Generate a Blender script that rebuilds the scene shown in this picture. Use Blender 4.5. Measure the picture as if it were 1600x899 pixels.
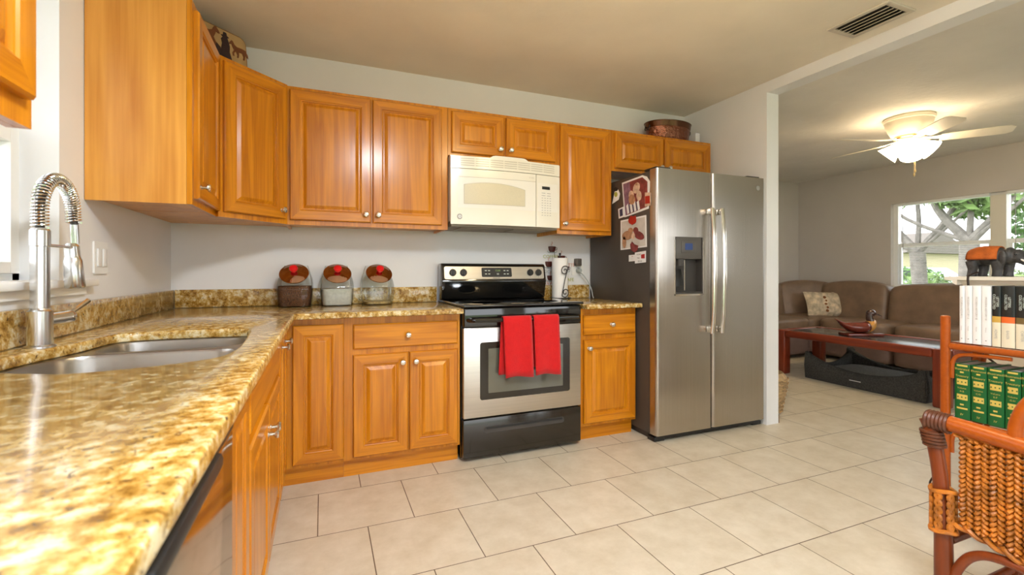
import bpy, bmesh, math, random
from mathutils import Vector, Matrix
random.seed(7)
R = math.radians
S = bpy.context.scene
for o in list(bpy.data.objects):
    bpy.data.objects.remove(o)
COL = S.collection

# ------------------------------------------------------------------ camera, world, exposure
FPX, YAW, HY, CH = 724.66, 0.3881, 424.1, 1.104
cam = bpy.data.cameras.new('camera')
co = bpy.data.objects.new('camera', cam)
COL.objects.link(co)
co.location = (0, 0, CH)
co.rotation_euler = (R(90), 0, -YAW)
cam.sensor_width = 36
cam.lens = FPX * 36 / 1600
cam.shift_y = -(449.5 - HY) / 1600
cam.clip_start = 0.02
cam.dof.use_dof = True
cam.dof.focus_distance = 2.9
cam.dof.aperture_fstop = 4.5
S.camera = co
S.view_settings.view_transform = 'Standard'
S.view_settings.look = 'None'
S.view_settings.exposure = 0.0
S.view_settings.gamma = 1.0
S.view_settings.use_curve_mapping = False
WORLD_STRENGTH, WORLD_COLOR = 4.2, (0.93, 0.965, 1.0)
FAN_GLOW, KITCHEN_GLOW, PANEL_GLOW, SUN_STRENGTH = 24.0, 42.0, 140.0, 2.0
w = bpy.data.worlds.new('sky')
S.world = w
w.use_nodes = True
bg = w.node_tree.nodes['Background']
bg.inputs[0].default_value = (*WORLD_COLOR, 1)
bg.inputs[1].default_value = WORLD_STRENGTH
sun = bpy.data.lights.new('sun', 'SUN')
sun.energy = SUN_STRENGTH
sun.angle = R(1)
sun.color = (1, .95, .85)
so = bpy.data.objects.new('sun', sun)
COL.objects.link(so)
so.rotation_euler = (R(-38), R(0), R(15))

# ------------------------------------------------------------------ pixel -> place helpers (image taken as 1600 x 899)
SN, CN = math.sin(YAW), math.cos(YAW)
def ray(u, v):
    q = (u - 800) / FPX
    return Vector((SN + q * CN, CN - q * SN, (HY - v) / FPX))
def atz(u, v, z):
    d = ray(u, v); return Vector((0, 0, CH)) + d * ((z - CH) / d.z)
def aty(u, v, y):
    d = ray(u, v); return Vector((0, 0, CH)) + d * (y / d.y)
def atx(u, v, x):
    d = ray(u, v); return Vector((0, 0, CH)) + d * (x / d.x)

# ------------------------------------------------------------------ materials
MATS = {}
def nodes(name):
    m = bpy.data.materials.new(name); m.use_nodes = True
    nt = m.node_tree
    return m, nt, nt.nodes['Principled BSDF']
def mat(name, col, rough=.5, metal=0, spec=.5, noise=0, nscale=20, bump=0, bscale=60, coat=0, trans=0, sheen=0, emit=None, estr=0, stretch=(1, 1, 1), aniso=0):
    m, nt, b = nodes(name)
    N, L = nt.nodes, nt.links
    b.inputs['Base Color'].default_value = (*col, 1)
    b.inputs['Roughness'].default_value = rough
    b.inputs['Metallic'].default_value = metal
    b.inputs['Specular IOR Level'].default_value = spec
    b.inputs['Coat Weight'].default_value = coat
    b.inputs['Coat Roughness'].default_value = .08
    b.inputs['Transmission Weight'].default_value = trans
    b.inputs['Sheen Weight'].default_value = sheen
    b.inputs['Anisotropic'].default_value = aniso
    if emit:
        b.inputs['Emission Color'].default_value = (*emit, 1)
        b.inputs['Emission Strength'].default_value = estr
    if noise or bump:
        tc = N.new('ShaderNodeTexCoord'); mp = N.new('ShaderNodeMapping')
        L.new(tc.outputs['Object'], mp.inputs[0]); mp.inputs['Scale'].default_value = stretch
    if noise:
        n = N.new('ShaderNodeTexNoise'); n.inputs['Scale'].default_value = nscale; n.inputs['Detail'].default_value = 6
        L.new(mp.outputs[0], n.inputs['Vector'])
        r = N.new('ShaderNodeValToRGB')
        r.color_ramp.elements[0].position = .3; r.color_ramp.elements[1].position = .7
        r.color_ramp.elements[0].color = (*[c * (1 - noise) for c in col], 1)
        r.color_ramp.elements[1].color = (*[min(1, c * (1 + noise)) for c in col], 1)
        L.new(n.outputs['Fac'], r.inputs[0]); L.new(r.outputs[0], b.inputs['Base Color'])
    if bump:
        n = N.new('ShaderNodeTexNoise'); n.inputs['Scale'].default_value = bscale; n.inputs['Detail'].default_value = 4
        L.new(mp.outputs[0], n.inputs['Vector'])
        bp = N.new('ShaderNodeBump'); bp.inputs['Strength'].default_value = bump; bp.inputs['Distance'].default_value = .01
        L.new(n.outputs['Fac'], bp.inputs['Height']); L.new(bp.outputs[0], b.inputs['Normal'])
    MATS[name] = m
    return m

def wood(name, c0, c1, scale, rough=.32, coat=.5, band=6):
    m, nt, b = nodes(name)
    N, L = nt.nodes, nt.links
    tc = N.new('ShaderNodeTexCoord'); oi = N.new('ShaderNodeObjectInfo')
    ad = N.new('ShaderNodeVectorMath'); ad.operation = 'ADD'
    ml = N.new('ShaderNodeVectorMath'); ml.operation = 'SCALE'; ml.inputs['Scale'].default_value = 13.
    cb = N.new('ShaderNodeCombineXYZ')
    for i in range(3): L.new(oi.outputs['Random'], cb.inputs[i])
    L.new(cb.outputs[0], ml.inputs[0]); L.new(tc.outputs['Object'], ad.inputs[0]); L.new(ml.outputs[0], ad.inputs[1])
    mp = N.new('ShaderNodeMapping'); mp.inputs['Scale'].default_value = scale
    L.new(ad.outputs[0], mp.inputs[0])
    n1 = N.new('ShaderNodeTexNoise'); n1.inputs['Scale'].default_value = 1.; n1.inputs['Detail'].default_value = 3; n1.inputs['Distortion'].default_value = .6
    L.new(mp.outputs[0], n1.inputs['Vector'])
    mu = N.new('ShaderNodeMath'); mu.operation = 'MULTIPLY'; mu.inputs[1].default_value = band
    fr = N.new('ShaderNodeMath'); fr.operation = 'PINGPONG'; fr.inputs[1].default_value = 1.
    L.new(n1.outputs['Fac'], mu.inputs[0]); L.new(mu.outputs[0], fr.inputs[0])
    mp2 = N.new('ShaderNodeMapping'); mp2.inputs['Scale'].default_value = [s * 14 if s > 2 else s * 3 for s in scale]
    L.new(ad.outputs[0], mp2.inputs[0])
    n2 = N.new('ShaderNodeTexNoise'); n2.inputs['Scale'].default_value = 1.; n2.inputs['Detail'].default_value = 5
    L.new(mp2.outputs[0], n2.inputs['Vector'])
    mx = N.new('ShaderNodeMix'); mx.inputs['Factor'].default_value = .62
    L.new(fr.outputs[0], mx.inputs[2]); L.new(n2.outputs['Fac'], mx.inputs[3])
    r = N.new('ShaderNodeValToRGB')
    r.color_ramp.elements[0].position = .2; r.color_ramp.elements[1].position = .75
    r.color_ramp.elements[0].color = (*c0, 1); r.color_ramp.elements[1].color = (*c1, 1)
    L.new(mx.outputs[0], r.inputs[0]); L.new(r.outputs[0], b.inputs['Base Color'])
    bp = N.new('ShaderNodeBump'); bp.inputs['Strength'].default_value = .05; bp.inputs['Distance'].default_value = .004
    L.new(n2.outputs['Fac'], bp.inputs['Height']); L.new(bp.outputs[0], b.inputs['Normal'])
    b.inputs['Roughness'].default_value = rough
    b.inputs['Coat Weight'].default_value = coat; b.inputs['Coat Roughness'].default_value = .17; b.inputs['Specular IOR Level'].default_value = .25
    MATS[name] = m
    return m

def glassmat(name, tint=(1, 1, 1), gloss=.08):
    m = bpy.data.materials.new(name); m.use_nodes = True
    nt = m.node_tree; N, L = nt.nodes, nt.links; N.clear()
    out = N.new('ShaderNodeOutputMaterial'); t = N.new('ShaderNodeBsdfTransparent'); g = N.new('ShaderNodeBsdfGlossy')
    t.inputs[0].default_value = (*tint, 1); g.inputs['Roughness'].default_value = .03
    f = N.new('ShaderNodeFresnel'); f.inputs[0].default_value = 1.45
    mu = N.new('ShaderNodeMath'); mu.operation = 'MULTIPLY_ADD'; mu.inputs[1].default_value = .6; mu.inputs[2].default_value = gloss * .08
    L.new(f.outputs[0], mu.inputs[0])
    mx = N.new('ShaderNodeMixShader'); L.new(mu.outputs[0], mx.inputs[0]); L.new(t.outputs[0], mx.inputs[1]); L.new(g.outputs[0], mx.inputs[2])
    L.new(mx.outputs[0], out.inputs[0])
    MATS[name] = m
    return m

OAK0, OAK1 = (.41, .122, .003), (.66, .248, .007)
wood('oak_v', OAK0, OAK1, (14, 14, .8), rough=.28, coat=.45, band=7)
wood('oak_h', OAK0, OAK1, (.8, .8, 14), rough=.28, coat=.45, band=7)
wood('oak_side', (.54, .20, .025), (.78, .37, .07), (5, 5, .7), band=7, coat=.3)
wood('cherry', (.13, .018, .007), (.27, .042, .013), (1, 1, 9), rough=.3)
wood('cherry_v', (.13, .018, .007), (.27, .042, .013), (9, 9, 1), rough=.3)
wood('rattan_pole', (.26, .046, .003), (.40, .082, .006), (7, 7, 7), rough=.32, coat=.25, band=2)
wood('rattan_dark', (.12, .024, .005), (.23, .043, .008), (7, 7, 2), rough=.32, coat=.25, band=3)
wood('mallard', (.10, .02, .012), (.20, .035, .02), (6, 6, 6), rough=.2, coat=.7)
wood('duck_breast', (.40, .17, .03), (.58, .28, .06), (9, 9, 3), rough=.2, coat=.7)
mat('wall_paint', (.81, .81, .81), .6, noise=.02, nscale=3)
mat('wall_paint_warm', (.60, .56, .53), .7, noise=.02, nscale=3)
mat('ceiling_paint', (.86, .79, .66), .8, noise=.07, nscale=1.6, bump=.1, bscale=30)
mat('ceiling_texture', (.76, .72, .66), .85, noise=.04, nscale=3, bump=.5, bscale=22)
mat('trim_white', (.86, .85, .82), .4)
mat('cream_white', (.80, .77, .68), .35)
mat('vinyl', (.88, .89, .88), .35)
mat('nickel', (.75, .71, .66), .18, 1)
mat('chrome', (.80, .80, .80), .09, 1)
mat('chrome_worn', (.70, .71, .72), .22, 1)
mat('sink_steel', (.40, .38, .36), .30, 1)
mat('steel', (.47, .43, .385), .26, 1, noise=.05, nscale=3, stretch=(60, 60, .4), aniso=.6)
mat('steel_h', (.60, .57, .53), .30, 1, noise=.05, nscale=3, stretch=(.4, .4, 60))
mat('steel_dw', (.58, .53, .48), .10, 1)
mat('steel_bright', (.80, .76, .70), .16, 1)
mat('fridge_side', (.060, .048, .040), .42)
mat('black_gloss', (.006, .006, .006), .07, coat=.6)
mat('black_enamel', (.016, .012, .008), .16, coat=.3)
mat('black_plastic', (.012, .012, .012), .4)
mat('dark_grey', (.045, .04, .036), .45)
mat('mid_grey', (.085, .078, .07), .4)
mat('burner', (.03, .03, .033), .2)
mat('oven_glass', (.10, .10, .075), .05, spec=.9, coat=.5)
mat('micro_white', (.86, .82, .70), .25, coat=.3)
mat('micro_panel', (.83, .80, .72), .3)
mat('micro_window', (.66, .60, .43), .25, noise=.04, nscale=200)
mat('micro_line', (.52, .48, .38), .5)
mat('micro_under', (.30, .26, .20), .6)
mat('print_grey', (.38, .37, .35), .6)
mat('lcd_green', (.10, .16, .05), .3, emit=(.35, .55, .15), estr=.5)
mat('lcd_blue', (.02, .04, .12), .2, emit=(.03, .05, .14), estr=.5)
mat('towel_red', (.60, .003, .005), .95, sheen=.15, noise=.05, nscale=40, bump=.5, bscale=320)
mat('red_plastic', (.75, .008, .012), .3)
mat('lid_copper', (.60, .40, .34), .06, 1)
mat('kibble', (.12, .04, .010), .8, noise=.6, nscale=140, bump=.8, bscale=140)
mat('grain', (.55, .52, .45), .8, noise=.1, nscale=60)
mat('coins', (.50, .38, .17), .4, .6, noise=.3, nscale=70)
mat('paper_white', (.90, .89, .86), .8, bump=.1, bscale=150)
mat('iron', (.022, .018, .016), .5)
mat('plastic_white', (.86, .86, .84), .35)
mat('plug_grey', (.42, .46, .45), .45)
mat('adaptor_brown', (.10, .08, .065), .4)
mat('cup_brown', (.10, .018, .010), .4)
mat('word_green', (.45, .46, .07), .5)
mat('word_pink', (.62, .22, .14), .5)
mat('saucer', (.42, .46, .44), .4)
mat('copper', (.24, .095, .06), .2, 1, bump=1, bscale=42)
mat('copper_smooth', (.13, .06, .035), .25, 1)
mat('card_white', (.80, .82, .86), .6)
mat('tray_tan', (.46, .30, .13), .5, noise=.15, nscale=9)
mat('tray_edge', (.20, .10, .03), .5)
mat('tray_brown', (.17, .050, .012), .6)
mat('tray_dark', (.025, .010, .012), .6)
mat('vent_paint', (.62, .56, .46), .5)
mat('vent_dark', (.03, .028, .025), .8)
mat('fan_cream', (.80, .72, .58), .4)
mat('fan_blade', (.82, .75, .62), .5)
mat('fan_brass', (.60, .44, .22), .3, .8)
mat('lamp_shade', (1, .92, .78), .4, emit=(1, .80, .52), estr=FAN_GLOW)
mat('lamp_panel', (1, 1, 1), .4, emit=(.86, .93, 1), estr=PANEL_GLOW)
mat('lamp_dome', (1, .92, .80), .4, emit=(1, .76, .42), estr=KITCHEN_GLOW)
mat('leather', (.215, .140, .092), .40, noise=.18, nscale=7, bump=.35, bscale=14)
mat('leather_base', (.19, .125, .11), .45, noise=.12, nscale=7, bump=.2, bscale=14)
mat('pillow_fabric', (.55, .45, .32), .9, noise=.45, nscale=16, bump=.3, bscale=150)
mat('pillow_brown', (.22, .075, .02), .9)
mat('slate', (.055, .055, .06), .22, noise=.4, nscale=9)
mat('felt', (.050, .048, .045), .95, noise=.5, nscale=90, bump=.7, bscale=200)
mat('felt_inner', (.17, .165, .15), .95, noise=.3, nscale=60, bump=.5, bscale=160)
mat('label_white', (.8, .8, .8), .6)
mat('duck_head', (.05, .018, .012), .2, coat=.6)
mat('book_white', (.80, .80, .80), .5)
mat('book_black', (.012, .018, .018), .25, coat=.4)
mat('book_cream', (.72, .66, .50), .5)
mat('book_gold', (.56, .34, .06), .45)
mat('book_orange', (.72, .13, .02), .45)
mat('book_olive', (.16, .10, .03), .45)
mat('book_green', (.0025, .105, .022), .4)
mat('book_joint', (.004, .02, .008), .5)
mat('gilt', (.62, .46, .10), .4)
mat('pages', (.62, .60, .56), .9)
mat('print_dark', (.09, .09, .10), .7)
mat('print_pale', (.62, .66, .60), .6)
mat('cane', (.42, .130, .010), .45, noise=.45, nscale=26, coat=.15)
mat('cane_binding', (.10, .028, .010), .4, noise=.3, nscale=40)
mat('wicker', (.40, .26, .12), .7, noise=.35, nscale=40, bump=.8, bscale=70)
mat('elephant_grey', (.045, .042, .042), .45, noise=.3, nscale=30, bump=.5, bscale=60)
mat('elephant_eye', (.005, .005, .005), .2)
mat('blanket', (.46, .10, .008), .8, noise=.25, nscale=30, bump=.5, bscale=90)
mat('blanket_trim', (.12, .025, .006), .8)
mat('cord_brown', (.025, .012, .008), .5)
mat('cord_green', (.03, .06, .04), .5)
mat('photo_violet', (.22, .12, .18), .5, noise=.4, nscale=30)
mat('photo_maroon', (.20, .035, .035), .5, noise=.4, nscale=30)
mat('photo_skin', (.62, .44, .32), .5, noise=.25, nscale=40)
mat('photo_tan', (.42, .22, .12), .5, noise=.3, nscale=40)
mat('photo_grey', (.55, .52, .48), .5, noise=.15, nscale=14)
mat('photo_navy', (.03, .035, .09), .5)
mat('magnet_red', (.40, .012, .008), .4)
mat('leaf', (.075, .17, .035), .7, noise=.4, nscale=3)
mat('leaf_light', (.17, .27, .08), .7, noise=.4, nscale=3)
mat('bark', (.20, .18, .16), .9, noise=.3, nscale=9, bump=.6, bscale=16)
mat('lawn', (.16, .22, .09), .95, noise=.3, nscale=1.5)
mat('paving', (.5, .49, .46), .9, noise=.1, nscale=3)
mat('house_wall', (.50, .44, .28), .8)
mat('house_roof', (.16, .14, .12), .9)
mat('car_silver', (.55, .58, .62), .2, .6)
mat('car_glass', (.02, .03, .04), .08)
mat('tyre', (.02, .02, .02), .8)
mat('bench_wood', (.70, .66, .58), .7)
mat('pot_yellow', (.62, .45, .12), .5)
mat('pot_rust', (.45, .14, .05), .6)
glassmat('pane')
glassmat('jar_glass', (.96, .98, .97), .25)

def floor_mat():
    m, nt, b = nodes('floor_tile'); N, L = nt.nodes, nt.links
    tc = N.new('ShaderNodeTexCoord'); mp = N.new('ShaderNodeMapping')
    mp.inputs['Location'].default_value = (.0184, -2.487, 0)
    L.new(tc.outputs['Object'], mp.inputs[0])
    br = N.new('ShaderNodeTexBrick'); br.offset = .5; br.offset_frequency = 2; br.squash = 1
    br.inputs['Scale'].default_value = 1; br.inputs['Brick Width'].default_value = .4013; br.inputs['Row Height'].default_value = .3955
    br.inputs['Mortar Size'].default_value = .0022; br.inputs['Mortar Smooth'].default_value = .2; br.inputs['Bias'].default_value = 0
    br.inputs['Color1'].default_value = (.69, .635, .53, 1); br.inputs['Color2'].default_value = (.65, .595, .49, 1); br.inputs['Mortar'].default_value = (.115, .072, .04, 1)
    L.new(mp.outputs[0], br.inputs['Vector'])
    n = N.new('ShaderNodeTexNoise'); n.inputs['Scale'].default_value = 7; n.inputs['Detail'].default_value = 10; n.inputs['Roughness'].default_value = .7
    L.new(tc.outputs['Object'], n.inputs['Vector'])
    r = N.new('ShaderNodeValToRGB'); r.color_ramp.elements[0].position = .3; r.color_ramp.elements[1].position = .7
    r.color_ramp.elements[0].color = (.84, .80, .73, 1); r.color_ramp.elements[1].color = (1.06, 1.06, 1.06, 1)
    L.new(n.outputs['Fac'], r.inputs[0])
    mx = N.new('ShaderNodeMix'); mx.data_type = 'RGBA'; mx.blend_type = 'MULTIPLY'; mx.inputs['Factor'].default_value = 1
    L.new(br.outputs['Color'], mx.inputs[6]); L.new(r.outputs[0], mx.inputs[7]); L.new(mx.outputs[2], b.inputs['Base Color'])
    bp = N.new('ShaderNodeBump'); bp.inputs['Strength'].default_value = .35; bp.inputs['Distance'].default_value = .004; bp.invert = True
    L.new(br.outputs['Fac'], bp.inputs['Height']); L.new(bp.outputs[0], b.inputs['Normal'])
    b.inputs['Roughness'].default_value = .38
    MATS['floor_tile'] = m
floor_mat()

def granite():
    m, nt, b = nodes('granite'); N, L = nt.nodes, nt.links
    tc = N.new('ShaderNodeTexCoord')
    def noise(s, d=5, ro=.6, dist=0):
        n = N.new('ShaderNodeTexNoise'); n.inputs['Scale'].default_value = s; n.inputs['Detail'].default_value = d
        n.inputs['Roughness'].default_value = ro; n.inputs['Distortion'].default_value = dist
        L.new(tc.outputs['Object'], n.inputs['Vector']); return n.outputs['Fac']
    def ramp(f, stops):
        r = N.new('ShaderNodeValToRGB'); e = r.color_ramp.elements
        while len(e) < len(stops): e.new(.5)
        for i, (p, c) in enumerate(stops): e[i].position = p; e[i].color = (*c, 1)
        L.new(f, r.inputs[0]); return r.outputs[0]
    base = ramp(noise(38, 5, .7, .15), [(.34, (.20, .095, .014)), (.44, (.42, .24, .05)), (.52, (.58, .40, .14)), (.61, (.72, .63, .43))])
    big = ramp(noise(11, 3, .5), [(.35, (.80, .74, .60)), (.65, (1.1, 1.1, 1.05))])
    mx = N.new('ShaderNodeMix'); mx.data_type = 'RGBA'; mx.blend_type = 'MULTIPLY'; mx.inputs['Factor'].default_value = 1
    L.new(base, mx.inputs[6]); L.new(big, mx.inputs[7])
    sp = ramp(noise(95, 3, .55, .8), [(.30, (1, 1, 1)), (.395, (0, 0, 0))])
    m2 = N.new('ShaderNodeMix'); m2.data_type = 'RGBA'
    L.new(sp, m2.inputs['Factor']); L.new(mx.outputs[2], m2.inputs[6]); m2.inputs[7].default_value = (.07, .035, .012, 1)
    sp2 = ramp(noise(42, 4, .6, 1.2), [(.30, (1, 1, 1)), (.36, (0, 0, 0))])
    m3 = N.new('ShaderNodeMix'); m3.data_type = 'RGBA'
    L.new(sp2, m3.inputs['Factor']); L.new(m2.outputs[2], m3.inputs[6]); m3.inputs[7].default_value = (.11, .055, .016, 1)
    L.new(m3.outputs[2], b.inputs['Base Color'])
    b.inputs['Roughness'].default_value = .16
    b.inputs['Coat Weight'].default_value = .3; b.inputs['Coat Roughness'].default_value = .04
    MATS['granite'] = m
granite()

# ------------------------------------------------------------------ mesh builder
class MB:
    def __init__(s, *mats):
        s.bm = bmesh.new(); s.mats = list(mats) or ['plastic_white']; s.mi = 0; s.M = None
    def use(s, name):
        if name not in s.mats: s.mats.append(name)
        s.mi = s.mats.index(name); return s
    def _fin(s, faces, verts):
        for f in faces: f.material_index = s.mi
        if s.M is not None:
            for v in verts: v.co = s.M @ v.co
    def face(s, pts):
        vs = [s.bm.verts.new(p) for p in pts]; f = s.bm.faces.new(vs); s._fin([f], vs); return s
    def box(s, x0, x1, y0, y1, z0, z1, bev=0, seg=2):
        b = bmesh.new()
        bmesh.ops.create_cube(b, size=1)
        for v in b.verts:
            v.co = Vector(((x0 + x1) / 2 + v.co.x * (x1 - x0), (y0 + y1) / 2 + v.co.y * (y1 - y0), (z0 + z1) / 2 + v.co.z * (z1 - z0)))
        if bev:
            bev = min(bev, .49 * min(abs(x1 - x0), abs(y1 - y0), abs(z1 - z0)))
            bmesh.ops.bevel(b, geom=list(b.edges), offset=bev, segments=seg, affect='EDGES', profile=.5)
        s.merge(b); return s
    def merge(s, b):
        mp = {}
        vs = []
        for v in b.verts:
            n = s.bm.verts.new(v.co); mp[v] = n; vs.append(n)
        fs = []
        for f in b.faces:
            try: fs.append(s.bm.faces.new([mp[v] for v in f.verts]))
            except ValueError: pass
        b.free(); s._fin(fs, vs)
    def prism(s, poly, axis, a, c, bev=0, seg=2):
        """poly 2-D, extruded along axis from a to c. axis z:(x,y) y:(x,z) x:(y,z)"""
        def P(p, t): return {'z': (p[0], p[1], t), 'y': (p[0], t, p[1]), 'x': (t, p[0], p[1])}[axis]
        b = bmesh.new()
        A = [b.verts.new(P(p, a)) for p in poly]; C = [b.verts.new(P(p, c)) for p in poly]
        n = len(poly)
        b.faces.new(A); b.faces.new(C[::-1])
        for i in range(n): b.faces.new((A[i], C[i], C[(i + 1) % n], A[(i + 1) % n]))
        bmesh.ops.recalc_face_normals(b, faces=b.faces)
        if bev: bmesh.ops.bevel(b, geom=[e for e in b.edges if e.calc_face_angle(0) > .35], offset=bev, segments=seg, affect='EDGES', profile=.5)
        s.merge(b); return s
    def loft(s, rings, closed=True, cap=True):
        b = bmesh.new(); V = [[b.verts.new(p) for p in r] for r in rings]
        for i in range(len(V) - 1):
            n = len(V[i])
            for j in range(n if closed else n - 1):
                k = (j + 1) % n
                b.faces.new((V[i][j], V[i][k], V[i + 1][k], V[i + 1][j]))
        if cap and closed:
            b.faces.new(V[0][::-1]); b.faces.new(V[-1])
        bmesh.ops.recalc_face_normals(b, faces=b.faces)
        s.merge(b); return s
    def tube(s, pts, r, seg=8, closed=False, rad=None):
        pts = [Vector(p) for p in pts]; n = len(pts); rings = []
        up = None
        for i, p in enumerate(pts):
            t = (pts[(i + 1) % n] - pts[i - 1]) if closed else (pts[min(i + 1, n - 1)] - pts[max(i - 1, 0)])
            t.normalize()
            if up is None:
                up = Vector((0, 0, 1)) if abs(t.z) < .9 else Vector((1, 0, 0))
            up = (up - t * up.dot(t)).normalized(); sd = t.cross(up)
            rr = rad[i] if rad else r
            rings.append([p + up * (rr * math.cos(a)) + sd * (rr * math.sin(a)) for a in [2 * math.pi * k / seg for k in range(seg)]])
        if closed: rings.append(rings[0])
        s.loft(rings, cap=not closed); return s
    def cyl(s, p, q, r, r2=None, seg=20):
        return s.tube([p, q], r, seg, rad=[r, r if r2 is None else r2])
    def lathe(s, prof, c=(0, 0, 0), seg=28, axis=(0, 0, 1)):
        q = Vector((0, 0, 1)).rotation_difference(Vector(axis)); c = Vector(c)
        rings = [[c + q @ Vector((max(r, 1e-4) * math.cos(2 * math.pi * k / seg), max(r, 1e-4) * math.sin(2 * math.pi * k / seg), z)) for k in range(seg)] for r, z in prof]
        return s.loft(rings)
    def ell(s, c, r, seg=16, rings=10, rot=None):
        b = bmesh.new(); bmesh.ops.create_uvsphere(b, u_segments=seg, v_segments=rings, radius=1)
        for v in b.verts:
            q = Vector((v.co.x * r[0], v.co.y * r[1], v.co.z * r[2]))
            if rot: q = rot @ q
            v.co = q + Vector(c)
        s.merge(b); return s
    def cushion(s, c, d, e=5., puff=0., n=12, rot=None):
        """soft box: size d, e = squareness"""
        b = bmesh.new(); bmesh.ops.create_cube(b, size=2)
        bmesh.ops.subdivide_edges(b, edges=list(b.edges), cuts=n, use_grid_fill=True)
        for v in b.verts:
            q = v.co.copy(); m = max(abs(q.x), abs(q.y), abs(q.z))
            l = (abs(q.x) ** e + abs(q.y) ** e + abs(q.z) ** e) ** (1 / e)
            q = q * (m / l)
            f = 1 + puff * (1 - min(1, q.x * q.x)) * (1 - min(1, q.y * q.y)) if puff else 1
            q = Vector((q.x * d[0] / 2, q.y * d[1] / 2, q.z * d[2] / 2 * f))
            if rot: q = rot @ q
            v.co = q + Vector(c)
        s.merge(b); return s
    def text(s, body, size, M, depth=.0006):
        """flat lettering; M maps text plane (x right, y up, z out)"""
        vs, fs = text_geo(body); nv = [s.bm.verts.new(M @ Vector((x * size, y * size, depth))) for x, y in vs]
        out = []
        for f in fs:
            try: out.append(s.bm.faces.new([nv[i] for i in f]))
            except ValueError: pass
        s._fin(out, nv); return s
    def build(s, name, parent=None, local=False, smooth=True, angle=32):
        me = bpy.data.meshes.new(name)
        s.bm.normal_update()
        s.bm.to_mesh(me); s.bm.free()
        for m in s.mats: me.materials.append(MATS[m])
        o = bpy.data.objects.new(name, me); COL.objects.link(o)
        if parent:
            o.parent = parent
            if not local:
                p = parent; off = Vector((0, 0, 0))
                while p: off = off + p.location; p = p.parent
                me.transform(Matrix.Translation(-off))
        if smooth and len(me.polygons):
            me.polygons.foreach_set('use_smooth', [True] * len(me.polygons))
            me.set_sharp_from_angle(angle=R(angle))
        return o

_TXT = {}
def text_geo(body):
    if body in _TXT: return _TXT[body]
    cu = bpy.data.curves.new('t', 'FONT'); cu.body = body; cu.align_x = 'CENTER'; cu.align_y = 'CENTER'; cu.resolution_u = 2
    o = bpy.data.objects.new('t', cu); COL.objects.link(o)
    dg = bpy.context.evaluated_depsgraph_get(); dg.update()
    me = bpy.data.meshes.new_from_object(o.evaluated_get(dg))
    r = ([(v.co.x, v.co.y) for v in me.vertices], [tuple(p.vertices) for p in me.polygons])
    bpy.data.objects.remove(o); bpy.data.curves.remove(cu); bpy.data.meshes.remove(me)
    _TXT[body] = r
    return r
def frame(o, r, u):
    r = Vector(r); u = Vector(u); n = r.cross(u)
    return Matrix(((r.x, u.x, n.x, o[0]), (r.y, u.y, n.y, o[1]), (r.z, u.z, n.z, o[2]), (0, 0, 0, 1)))

def tag(o, label, cat, group=None):
    o['label'] = label; o['category'] = cat
    if group: o['group'] = group
    return o
def thing(name, label, cat, loc=(0, 0, 0), group=None):
    o = bpy.data.objects.new(name, None); COL.objects.link(o); o.location = loc; o.empty_display_size = .05
    return tag(o, label, cat, group)
def struct(o):
    o['kind'] = 'structure'; return o
def copy_tree(o, parent=None):
    c = o.copy(); COL.objects.link(c); c.parent = parent
    for ch in list(o.children): copy_tree(ch, c)
    return c
def remesh(mb, name, parent, voxel, local=False, smooth_it=6):
    o = mb.build(name + '_tmp', parent, local)
    m = o.modifiers.new('r', 'REMESH'); m.mode = 'VOXEL'; m.voxel_size = voxel; m.use_smooth_shade = True
    if smooth_it:
        k = o.modifiers.new('s', 'SMOOTH'); k.iterations = smooth_it; k.factor = .5
    dg = bpy.context.evaluated_depsgraph_get(); dg.update()
    me = bpy.data.meshes.new_from_object(o.evaluated_get(dg)); me.name = name
    n = bpy.data.objects.new(name, me); COL.objects.link(n); n.parent = parent
    old = o.data; bpy.data.objects.remove(o); bpy.data.meshes.remove(old)
    return n
def smoothpoly(pts, k=4):
    n = len(pts); out = []
    P = [Vector(p) for p in pts]
    for i in range(n):
        a, b, c, d = P[i - 1], P[i], P[(i + 1) % n], P[(i + 2) % n]
        for j in range(k):
            t = j / k
            out.append(.5 * (2 * b + (c - a) * t + (2 * a - 5 * b + 4 * c - d) * t * t + (3 * b - a - 3 * c + d) * t ** 3))
    return out
def spline(pts, k=6):
    P = [Vector(p) for p in pts]; P = [2 * P[0] - P[1]] + P + [2 * P[-1] - P[-2]]; out = []
    for i in range(1, len(P) - 2):
        a, b, c, d = P[i - 1:i + 3]
        for j in range(k):
            t = j / k
            out.append(.5 * (2 * b + (c - a) * t + (2 * a - 5 * b + 4 * c - d) * t * t + (3 * b - a - 3 * c + d) * t ** 3))
    out.append(P[-2]); return out

# ------------------------------------------------------------------ the room
XL, YB, ZC = -.805, 3.205, 2.462          # left wall, back wall, ceiling
XS, XS2, YE = 2.948, 3.066, 2.386         # stub wall faces and its end
XW, YLB = 6.775, 4.934                    # living-room window wall, living-room back wall
YR = -2.6                                 # the rooms go on behind the camera
struct(MB('floor_tile').box(XL - .2, XW + .2, YR, YLB + .15, -.1, 0).build('floor', smooth=False))
struct(MB('ceiling_paint').box(XL - .2, XS, YR, YB + .15, ZC, ZC + .1).build('ceiling', smooth=False))
struct(MB('ceiling_texture').box(XS2, XW + .2, YR, YLB + .15, ZC, ZC + .1).build('ceiling_living', smooth=False))
struct(MB('wall_paint').box(XL - .2, XS2 - .001, YB, YB + .15, 0, ZC + .1).build('wall_back', smooth=False))
WY0, WY1, WZ0, WZ1 = .98, 1.985, 1.072, 2.20   # sink window opening
m = MB('wall_paint')
XLo = XL - .2
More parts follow.
